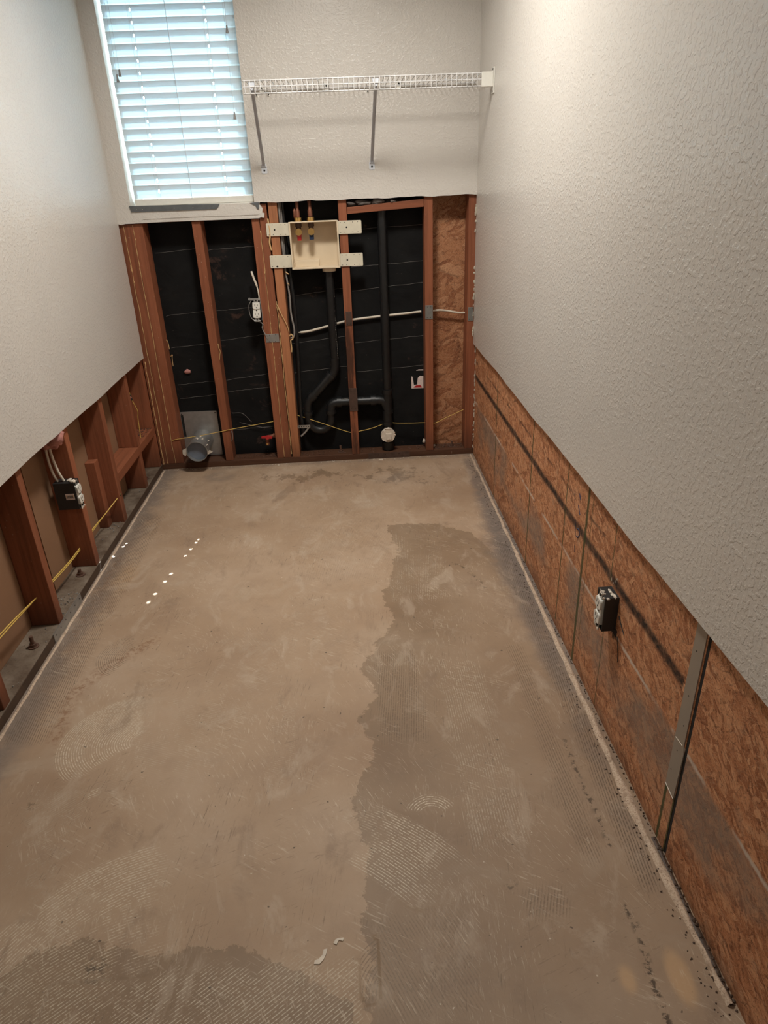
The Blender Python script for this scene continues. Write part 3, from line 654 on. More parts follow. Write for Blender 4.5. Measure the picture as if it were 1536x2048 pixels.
ridge('mortar_ridge', 'thin pale mortar crumb line along the left bottom plate', [(-.001, y) for y in ys[:700]], .013, .004, M_MORT, 6)
m = MB(); r = random.Random(3)
for i in range(260):
    y = -r.random()**.6*2.62; s = r.uniform(.0015, .004) if y < -2.3 else r.uniform(.001, .0025)
    m.blob((1.5685+r.uniform(-.003, .0025), y, s*.4), s, i, 1, .5)
for i in range(420):
    y = -r.random()*2.62; s = r.uniform(.0008, .0024); m.blob((1.545+r.uniform(-.018, .012), y, s*.3), s, i, 1, .4)
tag(m.build('dark_grit', M_PLF), 'dark grit in the gap at the foot of the right wall', 'debris', kind='stuff')

# ------------------------------------------------------------------ right wall strand board
m = MB(); m.box(1.573, 1.585, -2.3075, .1033, 0.0, CEIL)
m.m = 1      # pen scribbles on the board
def scrib(pts, r=.0018): m.tube(smooth_path([(1.5728, a, b) for a, b in pts], 4), r, 5)
scrib([(-1.60, .505), (-1.612, .49)]); scrib([(-1.60, .47), (-1.606, .462), (-1.618, .449)]); scrib([(-1.606, .40), (-1.622, .405), (-1.63, .392), (-1.618, .379), (-1.608, .378)])
scrib([(-1.585, .42), (-1.592, .40), (-1.60, .375)], .0008); scrib([(-1.60, .345), (-1.604, .325)], .0008); scrib([(-1.56, .50), (-1.57, .455)], .0006)
tag(m.build('sheathing_panel', [M_OSBR, M_BLUEM]), 'stained strand board on the right wall from the back corner to the metal strap', 'strand board')
m = MB(); m.box(1.573, 1.585, YF, -2.3175, 0.0, CEIL)
tag(m.build('sheathing_panel', M_OSBR), 'stained strand board of the right wall beyond the metal strap joint, without outlet', 'strand board')
m = MB(); m.box(1.5738, 1.5845, -2.3172, -2.3078, 0.001, .75); tag(m.build('joint_shade_strip', M_HOLE), 'narrow black strip standing in for the shaded open joint beside the upright steel strap on the right wall', 'seam')  # black strip set into the open joint to paint its shade
m = MB(); m.box(1.602, 1.6285, -2.33, -2.29, 0, CEIL); tag(m.build('wall_stud', M_WZ), 'stud behind the joint of the right wall strand boards', 'stud')
m = MB(); m.prism([(-2.305, .150), (-2.268, .158), (-2.268, .62), (-2.303, .62), (-2.304, .29), (-2.3085, .275)], 'x', 1.5712, 1.5729)
m.m = 1
for (a, b) in ((-2.285, .262), (-2.29, .33), (-2.278, .205), (-2.286, .40), (-2.282, .50)): m.cyl((1.5710, a, b), (1.5714, a, b), .0016, seg=8)
m.m = 2
m.tube([(1.571, -2.272, .285), (1.571, -2.300, .288)], .0009, 5); m.tube([(1.571, -2.268, .158), (1.571, -2.305, .1515)], .0012, 5)
tag(m.build('metal_strap', [M_STEELG, M_HOLE, M_PASTE]), 'long upright grey steel strap covering the joint in the right wall strand board', 'metal strap')

# ------------------------------------------------------------------ receptacles (local: face toward -Y, x width, z height)
def rrect(w, h, r, n=5):
    out = []
    for cx, cz, a0 in ((w/2-r, h/2-r, 0), (-w/2+r, h/2-r, 90), (-w/2+r, -h/2+r, 180), (w/2-r, -h/2+r, 270)):
        for i in range(n+1):
            a = math.radians(a0+90*i/n); out.append((cx+r*math.cos(a), cz+r*math.sin(a)))
    return out
def receptacle(root, y=0):
    m = MB(); m.prism([(-.0165, -.034), (.0165, -.034), (.0165, .034), (-.0165, .034)], 'y', y+.0005, y+.022)
    for s in (-1, 1):
        m.prism([(a, b+s*.0195) for a, b in rrect(.034, .029, .009)], 'y', y-.004, y+.001)
    f = m.build('receptacle_face', M_WPL, root, .0008)
    m = MB()
    for s in (-1, 1):
        c = s*.0195
        m.box(-.0075, -.0055, y-.0044, y-.0038, c-.001, c+.008); m.box(.0052, .0070, y-.0044, y-.0038, c, c+.007)
        m.cyl((0, y-.0045, c-.0075), (0, y-.0038, c-.0075), .0024, seg=10)
    m.cyl((0, y-.002, 0), (0, y+.001, 0), .003, seg=10)
    m.build('slots', M_HOLE, f)
    m = MB(); m.box(-.010, .010, y+.001, y+.0025, -.052, .052)
    m.m = 1; m.cyl((0, y-.001, .043), (0, y+.001, .043), .0035, seg=10); m.cyl((0, y-.001, -.043), (0, y+.001, -.043), .0035, seg=10)
    m.build('mounting_yoke', [M_STEEL, M_HOLE], root)
def box_shell(m, w, h, d, y0, t=.0025):
    m.box(-w/2, w/2, y0+d-t, y0+d, -h/2, h/2); m.box(-w/2, -w/2+t, y0, y0+d-t, -h/2, h/2); m.box(w/2-t, w/2, y0, y0+d-t, -h/2, h/2)
    m.box(-w/2+t, w/2-t, y0, y0+d-t, h/2-t, h/2); m.box(-w/2+t, w/2-t, y0, y0+d-t, -h/2, -h/2+t)
# left wall outlet
ol = empty('outlet_box', (.001, -1.024, .336), math.pi/2)
receptacle(ol, 0)
m = MB(); box_shell(m, .046, .100, .072, .002); m.m = 1
m.build('box', M_BLACK, ol, .001)
m = MB(); m.box(-.0236, -.0231, .010, .040, -.012, .010); m.m = 1
for i in range(7): m.box(-.0239, -.0236, .015+i*.003, .0165+i*.003, -.006, .004)
m.m = 2; m.box(-.0238, -.0236, .012, .0140, -.007, .006); m.box(-.0238, -.0236, .0365, .0385, -.007, .006)
m.build('paper_label', [M_STICK, M_HOLE, M_GLUE], ol)
m = MB(); r = random.Random(9)
for i in range(9): m.blob((r.uniform(-.018, .016), r.uniform(-.002, .03), .052+r.uniform(-.002, .004)), (r.uniform(.004, .009), r.uniform(.004, .009), .004), i, 2, .5)
for i in range(4): m.blob((r.uniform(-.01, .016), -.001, r.uniform(-.052, -.045)), .003, i, 1, .5)
m.build('plaster_lump', M_PASTE, ol)['kind'] = 'stuff'
tag(ol, 'black outlet box with white receptacle on a left wall stud', 'outlet')
m = MB()
m.tube(smooth_path([(-.060, -1.030, .388), (-.068, -1.035, .43), (-.070, -1.034, .50), (-.060, -1.028, .60)]), .0045, 8)
m.tube(smooth_path([(-.040, -1.028, .388), (-.050, -1.032, .43), (-.058, -1.030, .50), (-.055, -1.024, .60)]), .0045, 8)
tag(m.build('electrical_cable', M_CABLE), 'pair of pale cables dropping into the black outlet box on the left', 'cable')
m = MB(); m.blob((-.050, -1.030, .560), (.045, .030, .052), 3, 4, .35); m.blob((-.028, -1.045, .555), (.03, .022, .03), 7, 3, .35)
tag(m.build('foam_lump', M_PINK), 'pink insulation bulging under the drywall above the left outlet box', 'insulation')
m = MB(); m.blob((-.050, -.235, .560), (.03, .02, .04), 5, 3, .35); m.tube(smooth_path([(-.05, -.232, .54), (-.046, -.225, .48), (-.035, -.21, .45), (-.03, -.2, .44)]), [.006]*8+[.004]*11, 8)
tag(m.build('foam_lump', M_PINK), 'small pink insulation wisp beside the stud in the back left corner', 'insulation')
m = MB(); m.tube(smooth_path([(-.035, -.19, .46), (-.034, -.185, .43), (-.022, -.17, .37), (-.03, -.16, .33), (-.035, -.16, .234)], 5), .0018, 6); m.m = 1; m.cyl((-.036, -.192, .45), (-.034, -.185, .425), .006, seg=10)
tag(m.build('electrical_cable', [M_YEL, M_BLACK]), 'short yellow wire with black sleeve above the flat block at left', 'cable')
# right wall outlet
orr = empty('outlet_box', (1.536, -1.908, .340), -math.pi/2)
receptacle(orr, 0)
m = MB(); box_shell(m, .052, .094, .034, .003); m.build('box', M_BLACK, orr, .001)
m = MB(); r = random.Random(19)
for i in range(12): m.blob((r.uniform(-.022, .026), r.uniform(.0, .032), .048+r.uniform(-.003, .002)), (r.uniform(.003, .009), r.uniform(.003, .007), .003), i, 2, .6)
for i in range(8): m.blob((r.uniform(-.02, .026), r.uniform(-.001, .004), r.choice([-.045, .045])+r.uniform(-.006, .006)), (.003, .003, .004), i, 1, .6)
m.build('plaster_lump', M_PASTE, orr)['kind'] = 'stuff'
tag(orr, 'dusty outlet box with white receptacle projecting from the right strand board', 'outlet')
m = MB(); r = random.Random(5)
poly = [(-1.945, .30)]
for i in range(9): poly += [(-1.944+i*.007, .262+.010*abs(i-2)*.5+r.uniform(-.004, .004)), (-1.941+i*.007, .283+r.uniform(-.003, .003))]
poly += [(-1.878, .30)]
m.prism(poly, 'x', 1.5722, 1.5731)
tag(m.build('board_hole', M_HOLE), 'jagged dark hole edge in the strand board under the right outlet', 'hole')
m = MB(); m.tube(smooth_path([(1.571, -1.947, .345), (1.5715, -1.965, .33), (1.572, -1.985, .318)]), .0012, 5)
m.tube(smooth_path([(1.571, -1.952, .29), (1.5715, -1.965, .26), (1.572, -1.972, .23)]), .0010, 5)
tag(m.build('loose_wire', M_BLACK), 'thin black wires straying beside the right outlet box', 'wire')
m = MB(); r = random.Random(8)
for i in range(4): m.blob((1.5728, -1.895+r.uniform(-.02, .02), .402+r.uniform(-.006, .02)), (.0006, .0022, r.uniform(.003, .006)), i, 1, .5)
sm_ = m.build('plaster_smear', M_PASTE, orr); sm_['kind'] = 'stuff'; sm_.matrix_parent_inverse = (Matrix.Translation((1.536, -1.908, .340)) @ Matrix.Rotation(-math.pi/2, 4, 'Z')).inverted()
# back wall loose outlet
ob = empty('loose_outlet', (.5500, .004, .765)); ob.rotation_euler = (math.radians(-3), math.radians(2), math.radians(6))
receptacle(ob, 0)
m = MB(); box_shell(m, .046, .086, .042, .010); m.build('box', M_BLACK, ob, .001)
m = MB(); m.box(-.030, .020, .000, .0015, .044, .053); m.cyl((-.029, .001, .049), (-.029, .012, .049), .006, seg=12)
m.tube(smooth_path([(-.020, .002, .045), (-.033, .002, .02), (-.031, .002, -.02), (-.018, .002, -.042), (.01, .002, -.048)]), .0016, 6)
m.tube(smooth_path([(.018, .002, .046), (.023, .002, .0), (.024, .002, -.03), (.022, .002, -.045)]), .0014, 6)
for x in (-.012, .0, .012): m.blob((x, .0, -.047), .004, 1, 1)
m.build('bracket_frame', M_STEEL, ob)
tag(ob, 'loose white receptacle in a metal frame hanging beside the stud pack', 'outlet')
m = MB()
m.tube(smooth_path([(.541, .045, .930), (.549, .035, .905), (.562, .022, .865), (.567, .012, .828), (.566, .011, .812)]), [.005]*12+[.003]*13, 8)
tag(m.build('electrical_cable', M_CABLE), 'short pale cable stub rising above the loose white outlet', 'cable')
m = MB(); m.tube(smooth_path([(.556, .010, .715), (.570, .008, .700), (.568, .008, .675), (.585, .008, .635)]), .0018, 6)
m.tube(smooth_path([(.575, .011, .70), (.566, .008, .685), (.578, .008, .655), (.586, .008, .630)]), .0015, 6)
tag(m.build('electrical_cable', M_GCABLE), 'thin grey wires running from loose outlet down to the shiny nail plate', 'cable')

# ------------------------------------------------------------------ washer supply box
wb = empty('washer_box', (.839, .0, 1.034))
X0, X1, Z0, Z1, Dp = -.105, .105, -.096, .097, .086
m = MB(); t = .0035
m.box(X0, X1, Dp-t, Dp, Z0, Z1); m.box(X0, X0+t, -.001, Dp-t, Z0, Z1); m.box(X1-t, X1, -.001, Dp-t, Z0, Z1); m.box(X0+t, X1-t, -.001, Dp-t, Z1-t, Z1); m.box(X0+t, X1-t, -.001, Dp-t, Z0, Z0+t)
m.box(X0+.012, X0+.118, .035, Dp-t, Z0+t, Z0+.030); m.box(X0+t, X0+.012, .045, Dp-t, Z0+t, Z0+.022)
m.box(X0-.003, X1+.003, -.003, .0, Z0-.003, Z0+.004); m.box(X0-.003, X0+.003, -.003, .0, Z0+.004, Z1+.002); m.box(X1-.003, X1+.003, -.003, .0, Z0+.004, Z1+.002); m.box(X0+.003, X1-.003, -.003, .0, Z1-.003, Z1+.002)
m.build('box_shell', M_CREAM, wb, .001)
m = MB(); m.cyl((.056, .045, Z0-.020), (.056, .045, Z0), .031); m.build('drain_collar', M_CREAM, wb, .001)
for (x0, x1, z0, z1, hs) in ((-.207, X0-.003, .043, .096, 1), (-.205, X0-.003, -.090, -.036, 2), (X1+.003, .211, .041, .095, 1), (X1+.003, .211, -.095, -.040, 2)):
    m = MB(); m.prism([(a+(x0+x1)/2, b+(z0+z1)/2) for a, b in rrect(x1-x0, z1-z0, .004, 3)], 'y', .0065, .0095); m.m = 1
    w = x1-x0; h = z1-z0
    for u in (.10, .28, .62, .84):
        for v in (.12, .88): m.cyl((x0+w*u, .0060, z0+h*v), (x0+w*u, .0067, z0+h*v), .0017, seg=8)
    m.cyl((x0+w*(.36 if hs == 1 else .32), .0060, z0+h*(.5 if x0 > 0 or hs == 1 else .13)), (x0+w*(.36 if hs == 1 else .32), .0067, z0+h*(.5 if x0 > 0 or hs == 1 else .13)), .0038, seg=10)
    m.build('mounting_tab', [M_TAB, M_HOLE], wb, .0006)
tag(wb, 'cream plastic washing machine supply box mounted between back wall studs', 'washer box')
for x, mat, lab, lab2 in ((.772, M_RED, 'brass washer valve with red port on the left inside cream box', 'left dull copper pipe entering the top of the cream box'), (.827, M_BLUE, 'brass washer valve with dark blue port beside the red one', 'right dull copper pipe entering the top of the cream box')):
    v = empty('washer_valve', (x, .035, 1.09))
    m = MB(); m.cyl((0, 0, -.004), (0, 0, .036), .011); m.cyl((0, 0, .020), (0, 0, .034), .014); m.build('valve_body', M_DARKST, v)
    m = MB(); m.cyl((0, -.028, 0), (0, -.010, 0), .0145, seg=28); m.cyl((0, -.010, 0), (0, 0, 0), .009); m.build('brass_cap', M_BRASS, v, .001)
    m = MB(); m.box(-.010, .010, -.020, .004, -.034, -.012) if x > .8 else m.cyl((0, -.008, -.036), (0, -.008, -.010), .009, .011); m.build('coloured_port', mat, v, .0015)
    tag(v, lab, 'valve')
    m = MB(); m.tube([(x, .035, 1.60), (x, .035, 1.18), (x, .035, 1.175), (x, .035, 1.150)], [.008, .008, .0105, .0105], 16); m.m = 1; m.cyl((x, .035, 1.1315), (x, .035, 1.148), .016, seg=6)
    m.m = 0
    if x < .8: m.blob((x-.012, .030, 1.165), (.007, .006, .02), 4, 2, .5)
    tag(m.build('copper_pipe', [M_COPPER, M_BRASS]), lab2, 'pipe', 'copper pipes above the washer box')

# ------------------------------------------------------------------ drain pipes
dp = empty('drain_pipe', (1.142, .062, 0))
def rel(pts, o=(1.142, .062, 0)): return [(a-o[0], b-o[1], c-o[2]) for a, b, c in pts]
m = MB(); m.cyl(*rel([(1.142, .062, .30), (1.142, .062, 2.3)]), .0205, seg=28)
m.m = 1; m.tube(rel([(1.130, .0425, 1.10), (1.129, .0425, .5)]), .0012, 5); m.build('stack_pipe', [M_ABS, M_ABS], dp)
m = MB(); m.cyl(*rel([(1.142, .062, .236), (1.142, .062, .330)]), .0235, seg=28); m.cyl(*rel([(1.142, .062, .326), (1.142, .062, .348)]), .0265, seg=28); m.cyl(*rel([(1.142, .062, .225), (1.142, .062, .240)]), .0265, seg=28)
m.tube(rel(smooth_path([(1.138, .062, .250), (1.125, .062, .282), (1.105, .062, .293), (1.075, .062, .294)])), .0225, 20)
m.cyl(*rel([(1.058, .062, .294), (1.082, .062, .294)]), .0270, seg=28); m.build('sanitary_tee', M_ABS, dp)
m = MB(); m.cyl(*rel([(1.138, .062, .0), (1.140, .062, .225)]), .0245, seg=28); m.cyl(*rel([(1.138, .062, .165), (1.138, .062, .180)]), .028, seg=28); m.cyl(*rel([(1.138, .062, .035), (1.138, .062, .075)]), .031, seg=28); m.build('lower_pipe', M_ABS, dp)
m = MB(); m.cyl(*rel([(1.138, .065, .120), (1.138, .030, .120)]), .030, seg=28); m.build('cleanout_hub', M_ABS, dp)
m = MB(); m.cyl(*rel([(1.138, .032, .120), (1.138, .012, .120)]), .0365, .034, seg=32); m.box(-.016, .012, -.062, -.049, .104, .134); m.m = 0
r = random.Random(3)
for i in range(9):
    a = r.uniform(0, 6.3); m.blob((-.004+.033*math.cos(a), -.044, .120+.033*math.sin(a)), (.006, .008, .006), i, 2, .5)
m.blob((-.004, -.044, .157), (.018, .009, .005), 4, 2, .5)
m.build('cleanout_cap', M_PASTE, dp, .001)
tag(dp, 'black upright drain stack with side branch and white cleanout cap', 'drain pipe')
tr = empty('trap_pipe', (.893, .062, 0)); O2 = (.893, .062, 0)
m = MB(); m.cyl(*rel([(.893, .062, .49), (.893, .050, .915)], O2), .0205, seg=28)
m.m = 1
r = random.Random(6)
for i in range(34): m.blob((.893+.014+r.uniform(-.002, .003)-.893, -.016-.004, .52+i*.011), (r.uniform(.0006, .0016), .0012, r.uniform(.002, .006)), i, 1, .5)
for i in range(8): m.blob((r.uniform(-.016, -.002), -.022, r.uniform(.885, .91)), (.002, .0012, .0025), i, 1, .5)
m.build('riser_pipe', [M_ABS, M_PRIMER], tr)
m = MB(); m.cyl(*rel([(.891, .062, .500), (.893, .062, .515)], O2), .0245, seg=28)
m.tube(rel(smooth_path([(.892, .062, .505), (.890, .062, .47), (.880, .062, .440), (.866, .062, .425)]), O2), .0230, 20)
m.cyl(*rel([(.874, .062, .434), (.862, .062, .4205)], O2), .0265, seg=28); m.build('upper_elbow', M_ABS, tr)
m = MB(); m.cyl(*rel([(.868, .062, .427), (.768, .062, .326)], O2), .0225, seg=28); m.cyl(*rel([(.782, .062, .340), (.762, .062, .320)], O2), .0262, seg=28); m.build('slant_pipe', M_ABS, tr)
m = MB(); m.tube(rel(smooth_path([(.768, .062, .326), (.750, .062, .304), (.742, .062, .275), (.741, .062, .22), (.748, .062, .185), (.772, .062, .160), (.805, .062, .153), (.836, .062, .166), (.853, .062, .195), (.856, .062, .225), (.856, .062, .255)]), O2), .0205, 20)
m.cyl(*rel([(.741, .062, .235), (.741, .062, .252)], O2), .0248, seg=28); m.build('trap_bend', M_ABS, tr)
m = MB(); m.tube(rel(smooth_path([(.856, .062, .245), (.860, .062, .275), (.872, .062, .289), (.895, .062, .294)]), O2), .0230, 20); m.cyl(*rel([(.856, .062, .238), (.856, .062, .256)], O2), .0268, seg=28); m.cyl(*rel([(.890, .062, .294), (.912, .062, .294)], O2), .0268, seg=28)
m.cyl(*rel([(.905, .062, .294), (1.062, .062, .294)], O2), .0215, seg=28)
m.m = 1
for i in range(26):
    x = r.choice([r.uniform(.915, .945), r.uniform(1.0, 1.055)]); m.blob((x-.893, -.0125, .310+r.uniform(-.002, .003)), (r.uniform(.001, .004), .001, .0012), i, 1, .5)
m.build('trap_arm', [M_ABS, M_PRIMER], tr)
tag(tr, 'black trap pipe dropping from the cream box and bending to the stack', 'drain pipe')
m = MB(); m.tube(smooth_path([(.706, .060, 1.6), (.706, .060, 1.1), (.712, .060, .93), (.720, .060, .75), (.717, .060, .55), (.712, .060, .4), (.706, .060, .25), (.712, .055, .135)]), .0095, 12)
tag(m.build('vent_tube', M_ABS), 'thin black tube running down just right of the triple stud pack', 'pipe')
m = MB(); m.tube(smooth_path([(.693, .030, 1.5), (.693, .030, 1.1), (.697, .030, .93), (.705, .030, .82), (.704, .030, .74), (.712, .030, .67), (.708, .030, .635), (.692, .030, .625)]), .0042, 8)
m.tube(smooth_path([(.700, .042, 1.5), (.700, .042, 1.15), (.699, .042, .95)]), .004, 8)
tag(m.build('electrical_cable', M_GCABLE), 'grey cable looping down beside the thin black tube', 'cable')
m = MB(); m.tube(smooth_path([(.690, .010, .640), (.697, .008, .648), (.705, .008, .638), (.702, .008, .625), (.693, .008, .618), (.694, .008, .585), (.692, .008, .565)]), .0032, 7)
tag(m.build('glue_curl', M_GLUE), 'thick curled string of dried yellow adhesive beside the triple stud pack', 'adhesive')
m = MB(); m.tube(smooth_path([(.698, .020, .925), (.706, .018, .918), (.712, .018, .915)]), .0028, 6)
tag(m.build('glue_curl', M_GLUE), 'small pale adhesive nub on the black tube just below the cream box', 'adhesive')
m = MB(); m.tube(smooth_path([(.70, .02, .872), (.706, .018, .876), (.708, .018, .866)]), .0018, 6)
tag(m.build('glue_curl', M_GLUE), 'tiny adhesive hook on the black tube below the other nub', 'adhesive')
m = MB(); r = random.Random(12)
m.tube(smooth_path([(.110, .03, .640), (.112, .028, .645), (.117, .03, .632), (.118, .03, .60)]), .0015, 6)
tag(m.build('glue_curl', M_GLUE), 'upper of two small adhesive curls beside the left corner stud pack', 'adhesive')
m = MB(); m.tube(smooth_path([(.119, .03, .565), (.123, .028, .572), (.128, .03, .572), (.124, .03, .56), (.122, .03, .52)]), .0015, 6)
tag(m.build('glue_curl', M_GLUE), 'lower of two small adhesive curls beside the left corner stud pack', 'adhesive')
m = MB(); m.tube(smooth_path([(.352, .011, .620), (.353, .008, .60), (.358, .008, .585), (.354, .008, .568), (.349, .009, .545)]), .0014, 6)
tag(m.build('glue_curl', M_GLUE), 'thin adhesive squiggle on the single stud under the window', 'adhesive')

# cables through the bays
m = MB(); m.tube(smooth_path([(.724, .088, .639), (.775, .088, .643), (.824, .088, .653), (.885, .088, .667), (.947, .088, .681), (.993, .088, .688), (1.06, .088, .694), (1.114, .088, .698), (1.161, .088, .701), (1.24, .088, .706), (1.319, .088, .712)]), [.0016, .003]+[.0055]*59, 8)
tag(m.build('electrical_cable', M_CABLE), 'pale cable crossing the black bays behind the drain stack', 'cable')
m = MB(); m.tube(smooth_path([(1.366, .070, .716), (1.40, .068, .718), (1.44, .068, .714), (1.49, .070, .703), (1.538, .075, .699)]), .0048, 8)
tag(m.build('electrical_cable', M_CABLE), 'pale cable bowing across the strand board bay at right', 'cable')
m = MB(); m.tube(smooth_path([(.060, .011, .153), (.088, .009, .160), (.20, .0095, .172), (.303, .010, .187), (.353, .010, .196), (.46, .010, .211), (.569, .0105, .226)]), .0016, 6)
tag(m.build('yellow_wire', M_YEL), 'thin yellow wire crossing the bays in front of the duct', 'wire')
m = MB(); m.tube(smooth_path([(.687, .06, .236), (.80, .035, .200), (.945, .03, .143), (.993, .03, .146), (1.05, .03, .157), (1.105, .05, .167), (1.14, .088, .170), (1.17, .06, .171), (1.25, .05, .169), (1.332, .05, .167), (1.375, .05, .161), (1.45, .06, .190), (1.529, .06, .224)]), .0016, 6)
tag(m.build('yellow_wire', M_YEL), 'thin yellow wire sagging from the triple studs to the right corner', 'wire')
for dz, lab in ((0, 'upper yellow wire threaded through the left wall studs'), (.006, 'lower yellow wire threaded through the left wall studs')):
    m = MB(); m.tube(smooth_path([(-.06, -2.0, .19-dz), (-.06, -1.61, .166-dz*1.5), (-.06, -1.36, .134), (-.06, -1.25, .124-dz), (-.06, -1.10, .110-dz), (-.06, -.97, .107-dz), (-.06, -.843, .110-dz), (-.055, -.72, .108), (-.0125, -.614, .150)]), .0022, 6)
    tag(m.build('yellow_wire', M_YEL), lab, 'wire', 'yellow wires in the left wall')
m = MB(); m.prism([(-.622+.0065*math.cos(a), .150+.0055*math.sin(a)) for a in [i*math.pi/6 for i in range(12)]], 'x', -.0134, -.0128)
o = m.build('drilled_hole', M_HOLE); tag(o, 'drilled wire hole in the stud at the near end of flat block', 'hole')
m = MB(); m.tube(smooth_path([(.36, .09, .255), (.41, .09, .25), (.45, .088, .205)]), .0008, 5); m.tube(smooth_path([(.39, .088, .205), (.47, .088, .18), (.55, .088, .165)]), .0008, 5)
tag(m.build('loose_wire', M_GCABLE), 'thin dark wire curling in the bay left of the red valve', 'wire')

# ------------------------------------------------------------------ dryer duct
du = empty('dryer_duct', (.19, .1, .12)); O3 = (.19, .1, .12)
m = MB(); m.box(-.092, .090, -.003, .002, -.085, .150); m.m = 1
for x, z in ((-.085, .14), (.082, .14), (-.085, -.07)): m.cyl((x, -.004, z), (x, -.003, z), .003, seg=8)
m.m = 0
m.build('wall_plate', [M_STEEL, M_HOLE], du)
m = MB(); m.ring(*rel([(.193, .098, .124), (.193, -.075, .118)], O3), .0515, .0495, 40); m.smooth = True
m.ring(*rel([(.193, -.022, .120), (.193, -.030, .120)], O3), .0528, .051, 40); m.smooth = False
m.build('duct_tube', M_STEEL, du)
m = MB(); m.cyl(*rel([(.193, -.052, .119), (.193, -.050, .119)], O3), .049, seg=40); m.build('damper_flap', M_DUCTIN, du)
m = MB(); r = random.Random(1)
for i in range(6):
    m = MB(); a = r.uniform(.3, 1.9); rr = .0525; m.blob((.003+rr*math.cos(a), -.12+r.uniform(-.03, .03), .0+rr*math.sin(a)), (.005, .010, .0015), i, 2, .6); m.build('torn_tape', M_PASTE, du)
m = MB(); m.prism([(.046, -.012), (.060, -.006), (.074, -.013), (.066, -.020), (.05, -.026)], 'y', -.150, -.147); m.build('torn_tape', M_PASTE, du)
m = MB(); m.prism([(-.052, .012), (-.070, .004), (-.072, -.016), (-.060, -.030), (-.050, -.014)], 'y', -.156, -.152)
m.build('torn_tape', M_PASTE, du)
tag(du, 'round galvanised dryer duct stub projecting from the back wall at left', 'duct')
m = MB(); m.box(.283, .300, .0965, .0985, .035, .262); m.build('dark_slot', M_HOLE, None)
tag(bpy.data.objects['dark_slot'], 'dark vertical slot at the right edge of the galvanised duct plate', 'gap')
m = MB(); m.box(.100, .112, .0965, .0972, .14, .255)
tag(m.build('dark_slot', M_HOLE), 'dark vertical slot at the left edge of the galvanised duct plate', 'gap')
m = MB(); m.tube(smooth_path([(.352, .03, .180), (.358, .02, .172), (.356, .02, .150), (.350, .02, .132)]), .006, 6, flat=.3)
tag(m.build('pipe_clip', M_STEEL), 'small bent metal clip on the single stud near the duct', 'clip')
# red valve
rv = empty('gas_valve', (.535, .05, .137))
m = MB(); m.cyl((-.010, 0, -.042), (-.010, 0, .0), .010); m.cyl((-.010, -.004, -.044), (-.010, -.004, -.030), .0115, seg=6); m.cyl((-.01, 0, -.004), (.042, .0, .006), .009); m.cyl((.024, 0, .003), (.040, 0, .006), .013, seg=6); m.build('valve_body', M_COPPER, rv, .001)
m = MB(); m.prism([(-.037, -.003), (-.036, .007), (.000, .010), (.019, .004), (.017, -.007), (.0, -.006), (-.02, -.004)], 'y', -.022, -.012); m.cyl((-.006, -.024, 0), (-.006, -.010, 0), .009); m.build('red_handle', M_RED, rv, .0015)
m = MB(); m.cyl((-.010, -.018, -.036), (-.010, -.008, -.036), .005); m.build('outlet_tip', M_BRASS, rv)
tag(rv, 'small brass shutoff valve with red lever left of the triple studs', 'valve')
m = MB(); m.box(.686, .748, .022, .024, .180, .195); m.m = 1
for i in range(5): m.cyl((.694+i*.0115, .0212, .1875), (.694+i*.0115, .0222, .1875), .0028, seg=10)
m.m = 0; m.tube([(.744, .023, .184), (.722, .023, .158), (.698, .023, .137)], .0045, 6, flat=.35)
tag(m.build('perforated_bracket', [M_STEEL, M_HOLE]), 'perforated metal hanger strap low beside the triple stud pack', 'bracket')

# anchor bolts
def bolt(x, y, h, label):
    b = empty('anchor_bolt', (x, y, PZ))
    m = MB(); m.cyl((0, 0, 0), (0, 0, .003), .016, seg=24); m.build('washer', M_RUST, b)
    m = MB(); m.cyl((0, 0, .003), (0, 0, .012), .0105, seg=6); m.build('nut', M_RUST, b)
    m = MB(); m.cyl((0, 0, .012), (0, 0, h), .006, seg=14); m.build('threaded_rod', M_RUST, b)
    tag(b, label, 'bolt', 'anchor bolts in the bottom plates')
bolt(-.050, -1.487, .038, 'tall rusty anchor bolt on left plate in front of the wire-pierced stud')
bolt(-.052, -1.062, .024, 'rusty anchor bolt on left plate below the black outlet box')
bolt(-.048, -.172, .016, 'rusty anchor bolt on left plate under the flat block')
bolt(.893, .055, .035, 'anchor bolt on back plate below the trap pipe')
bolt(1.468, .055, .030, 'anchor bolt on back plate in the strand board bay')
# small bits
m = MB(); m.prism([(1.268, .334), (1.328, .333), (1.328, .394), (1.312, .397), (1.300, .385), (1.296, .352), (1.280, .350), (1.275, .392), (1.268, .395)], 'y', .1018, .1034); m.m = 1; m.prism([(1.276, .338), (1.322, .337), (1.312, .350), (1.292, .349)], 'y', .1010, .1018)
tag(m.build('torn_sticker', [M_STICK, M_RED]), 'torn white and red sticker on black paper beside the right stud', 'sticker')
m = MB(); m.prism([(1.292, .424), (1.328, .423), (1.328, .428), (1.305, .429)], 'y', .1018, .1034)
tag(m.build('torn_sticker', [M_STICK]), 'thin white paper sliver above the torn sticker', 'sticker')
m = MB(); m.blob((.168, .098, .475), (.017, .006, .010), 2, 2, .6); tag(m.build('foam_lump', M_PINK), 'tiny pink fluff stuck on black paper in the leftmost bay', 'insulation')
m = MB(); m.blob((1.325, .07, .062), (.008, .008, .012), 2, 2, .5); tag(m.build('plaster_chip', M_PASTE), 'plaster lump on black paper low beside the stud bordering strand board', 'debris')
m = MB(); m.blob((1.377, .06, .036), (.007, .006, .008), 5, 2, .5); tag(m.build('plaster_chip', M_PASTE), 'plaster lump at the foot of the strand board bay', 'debris')
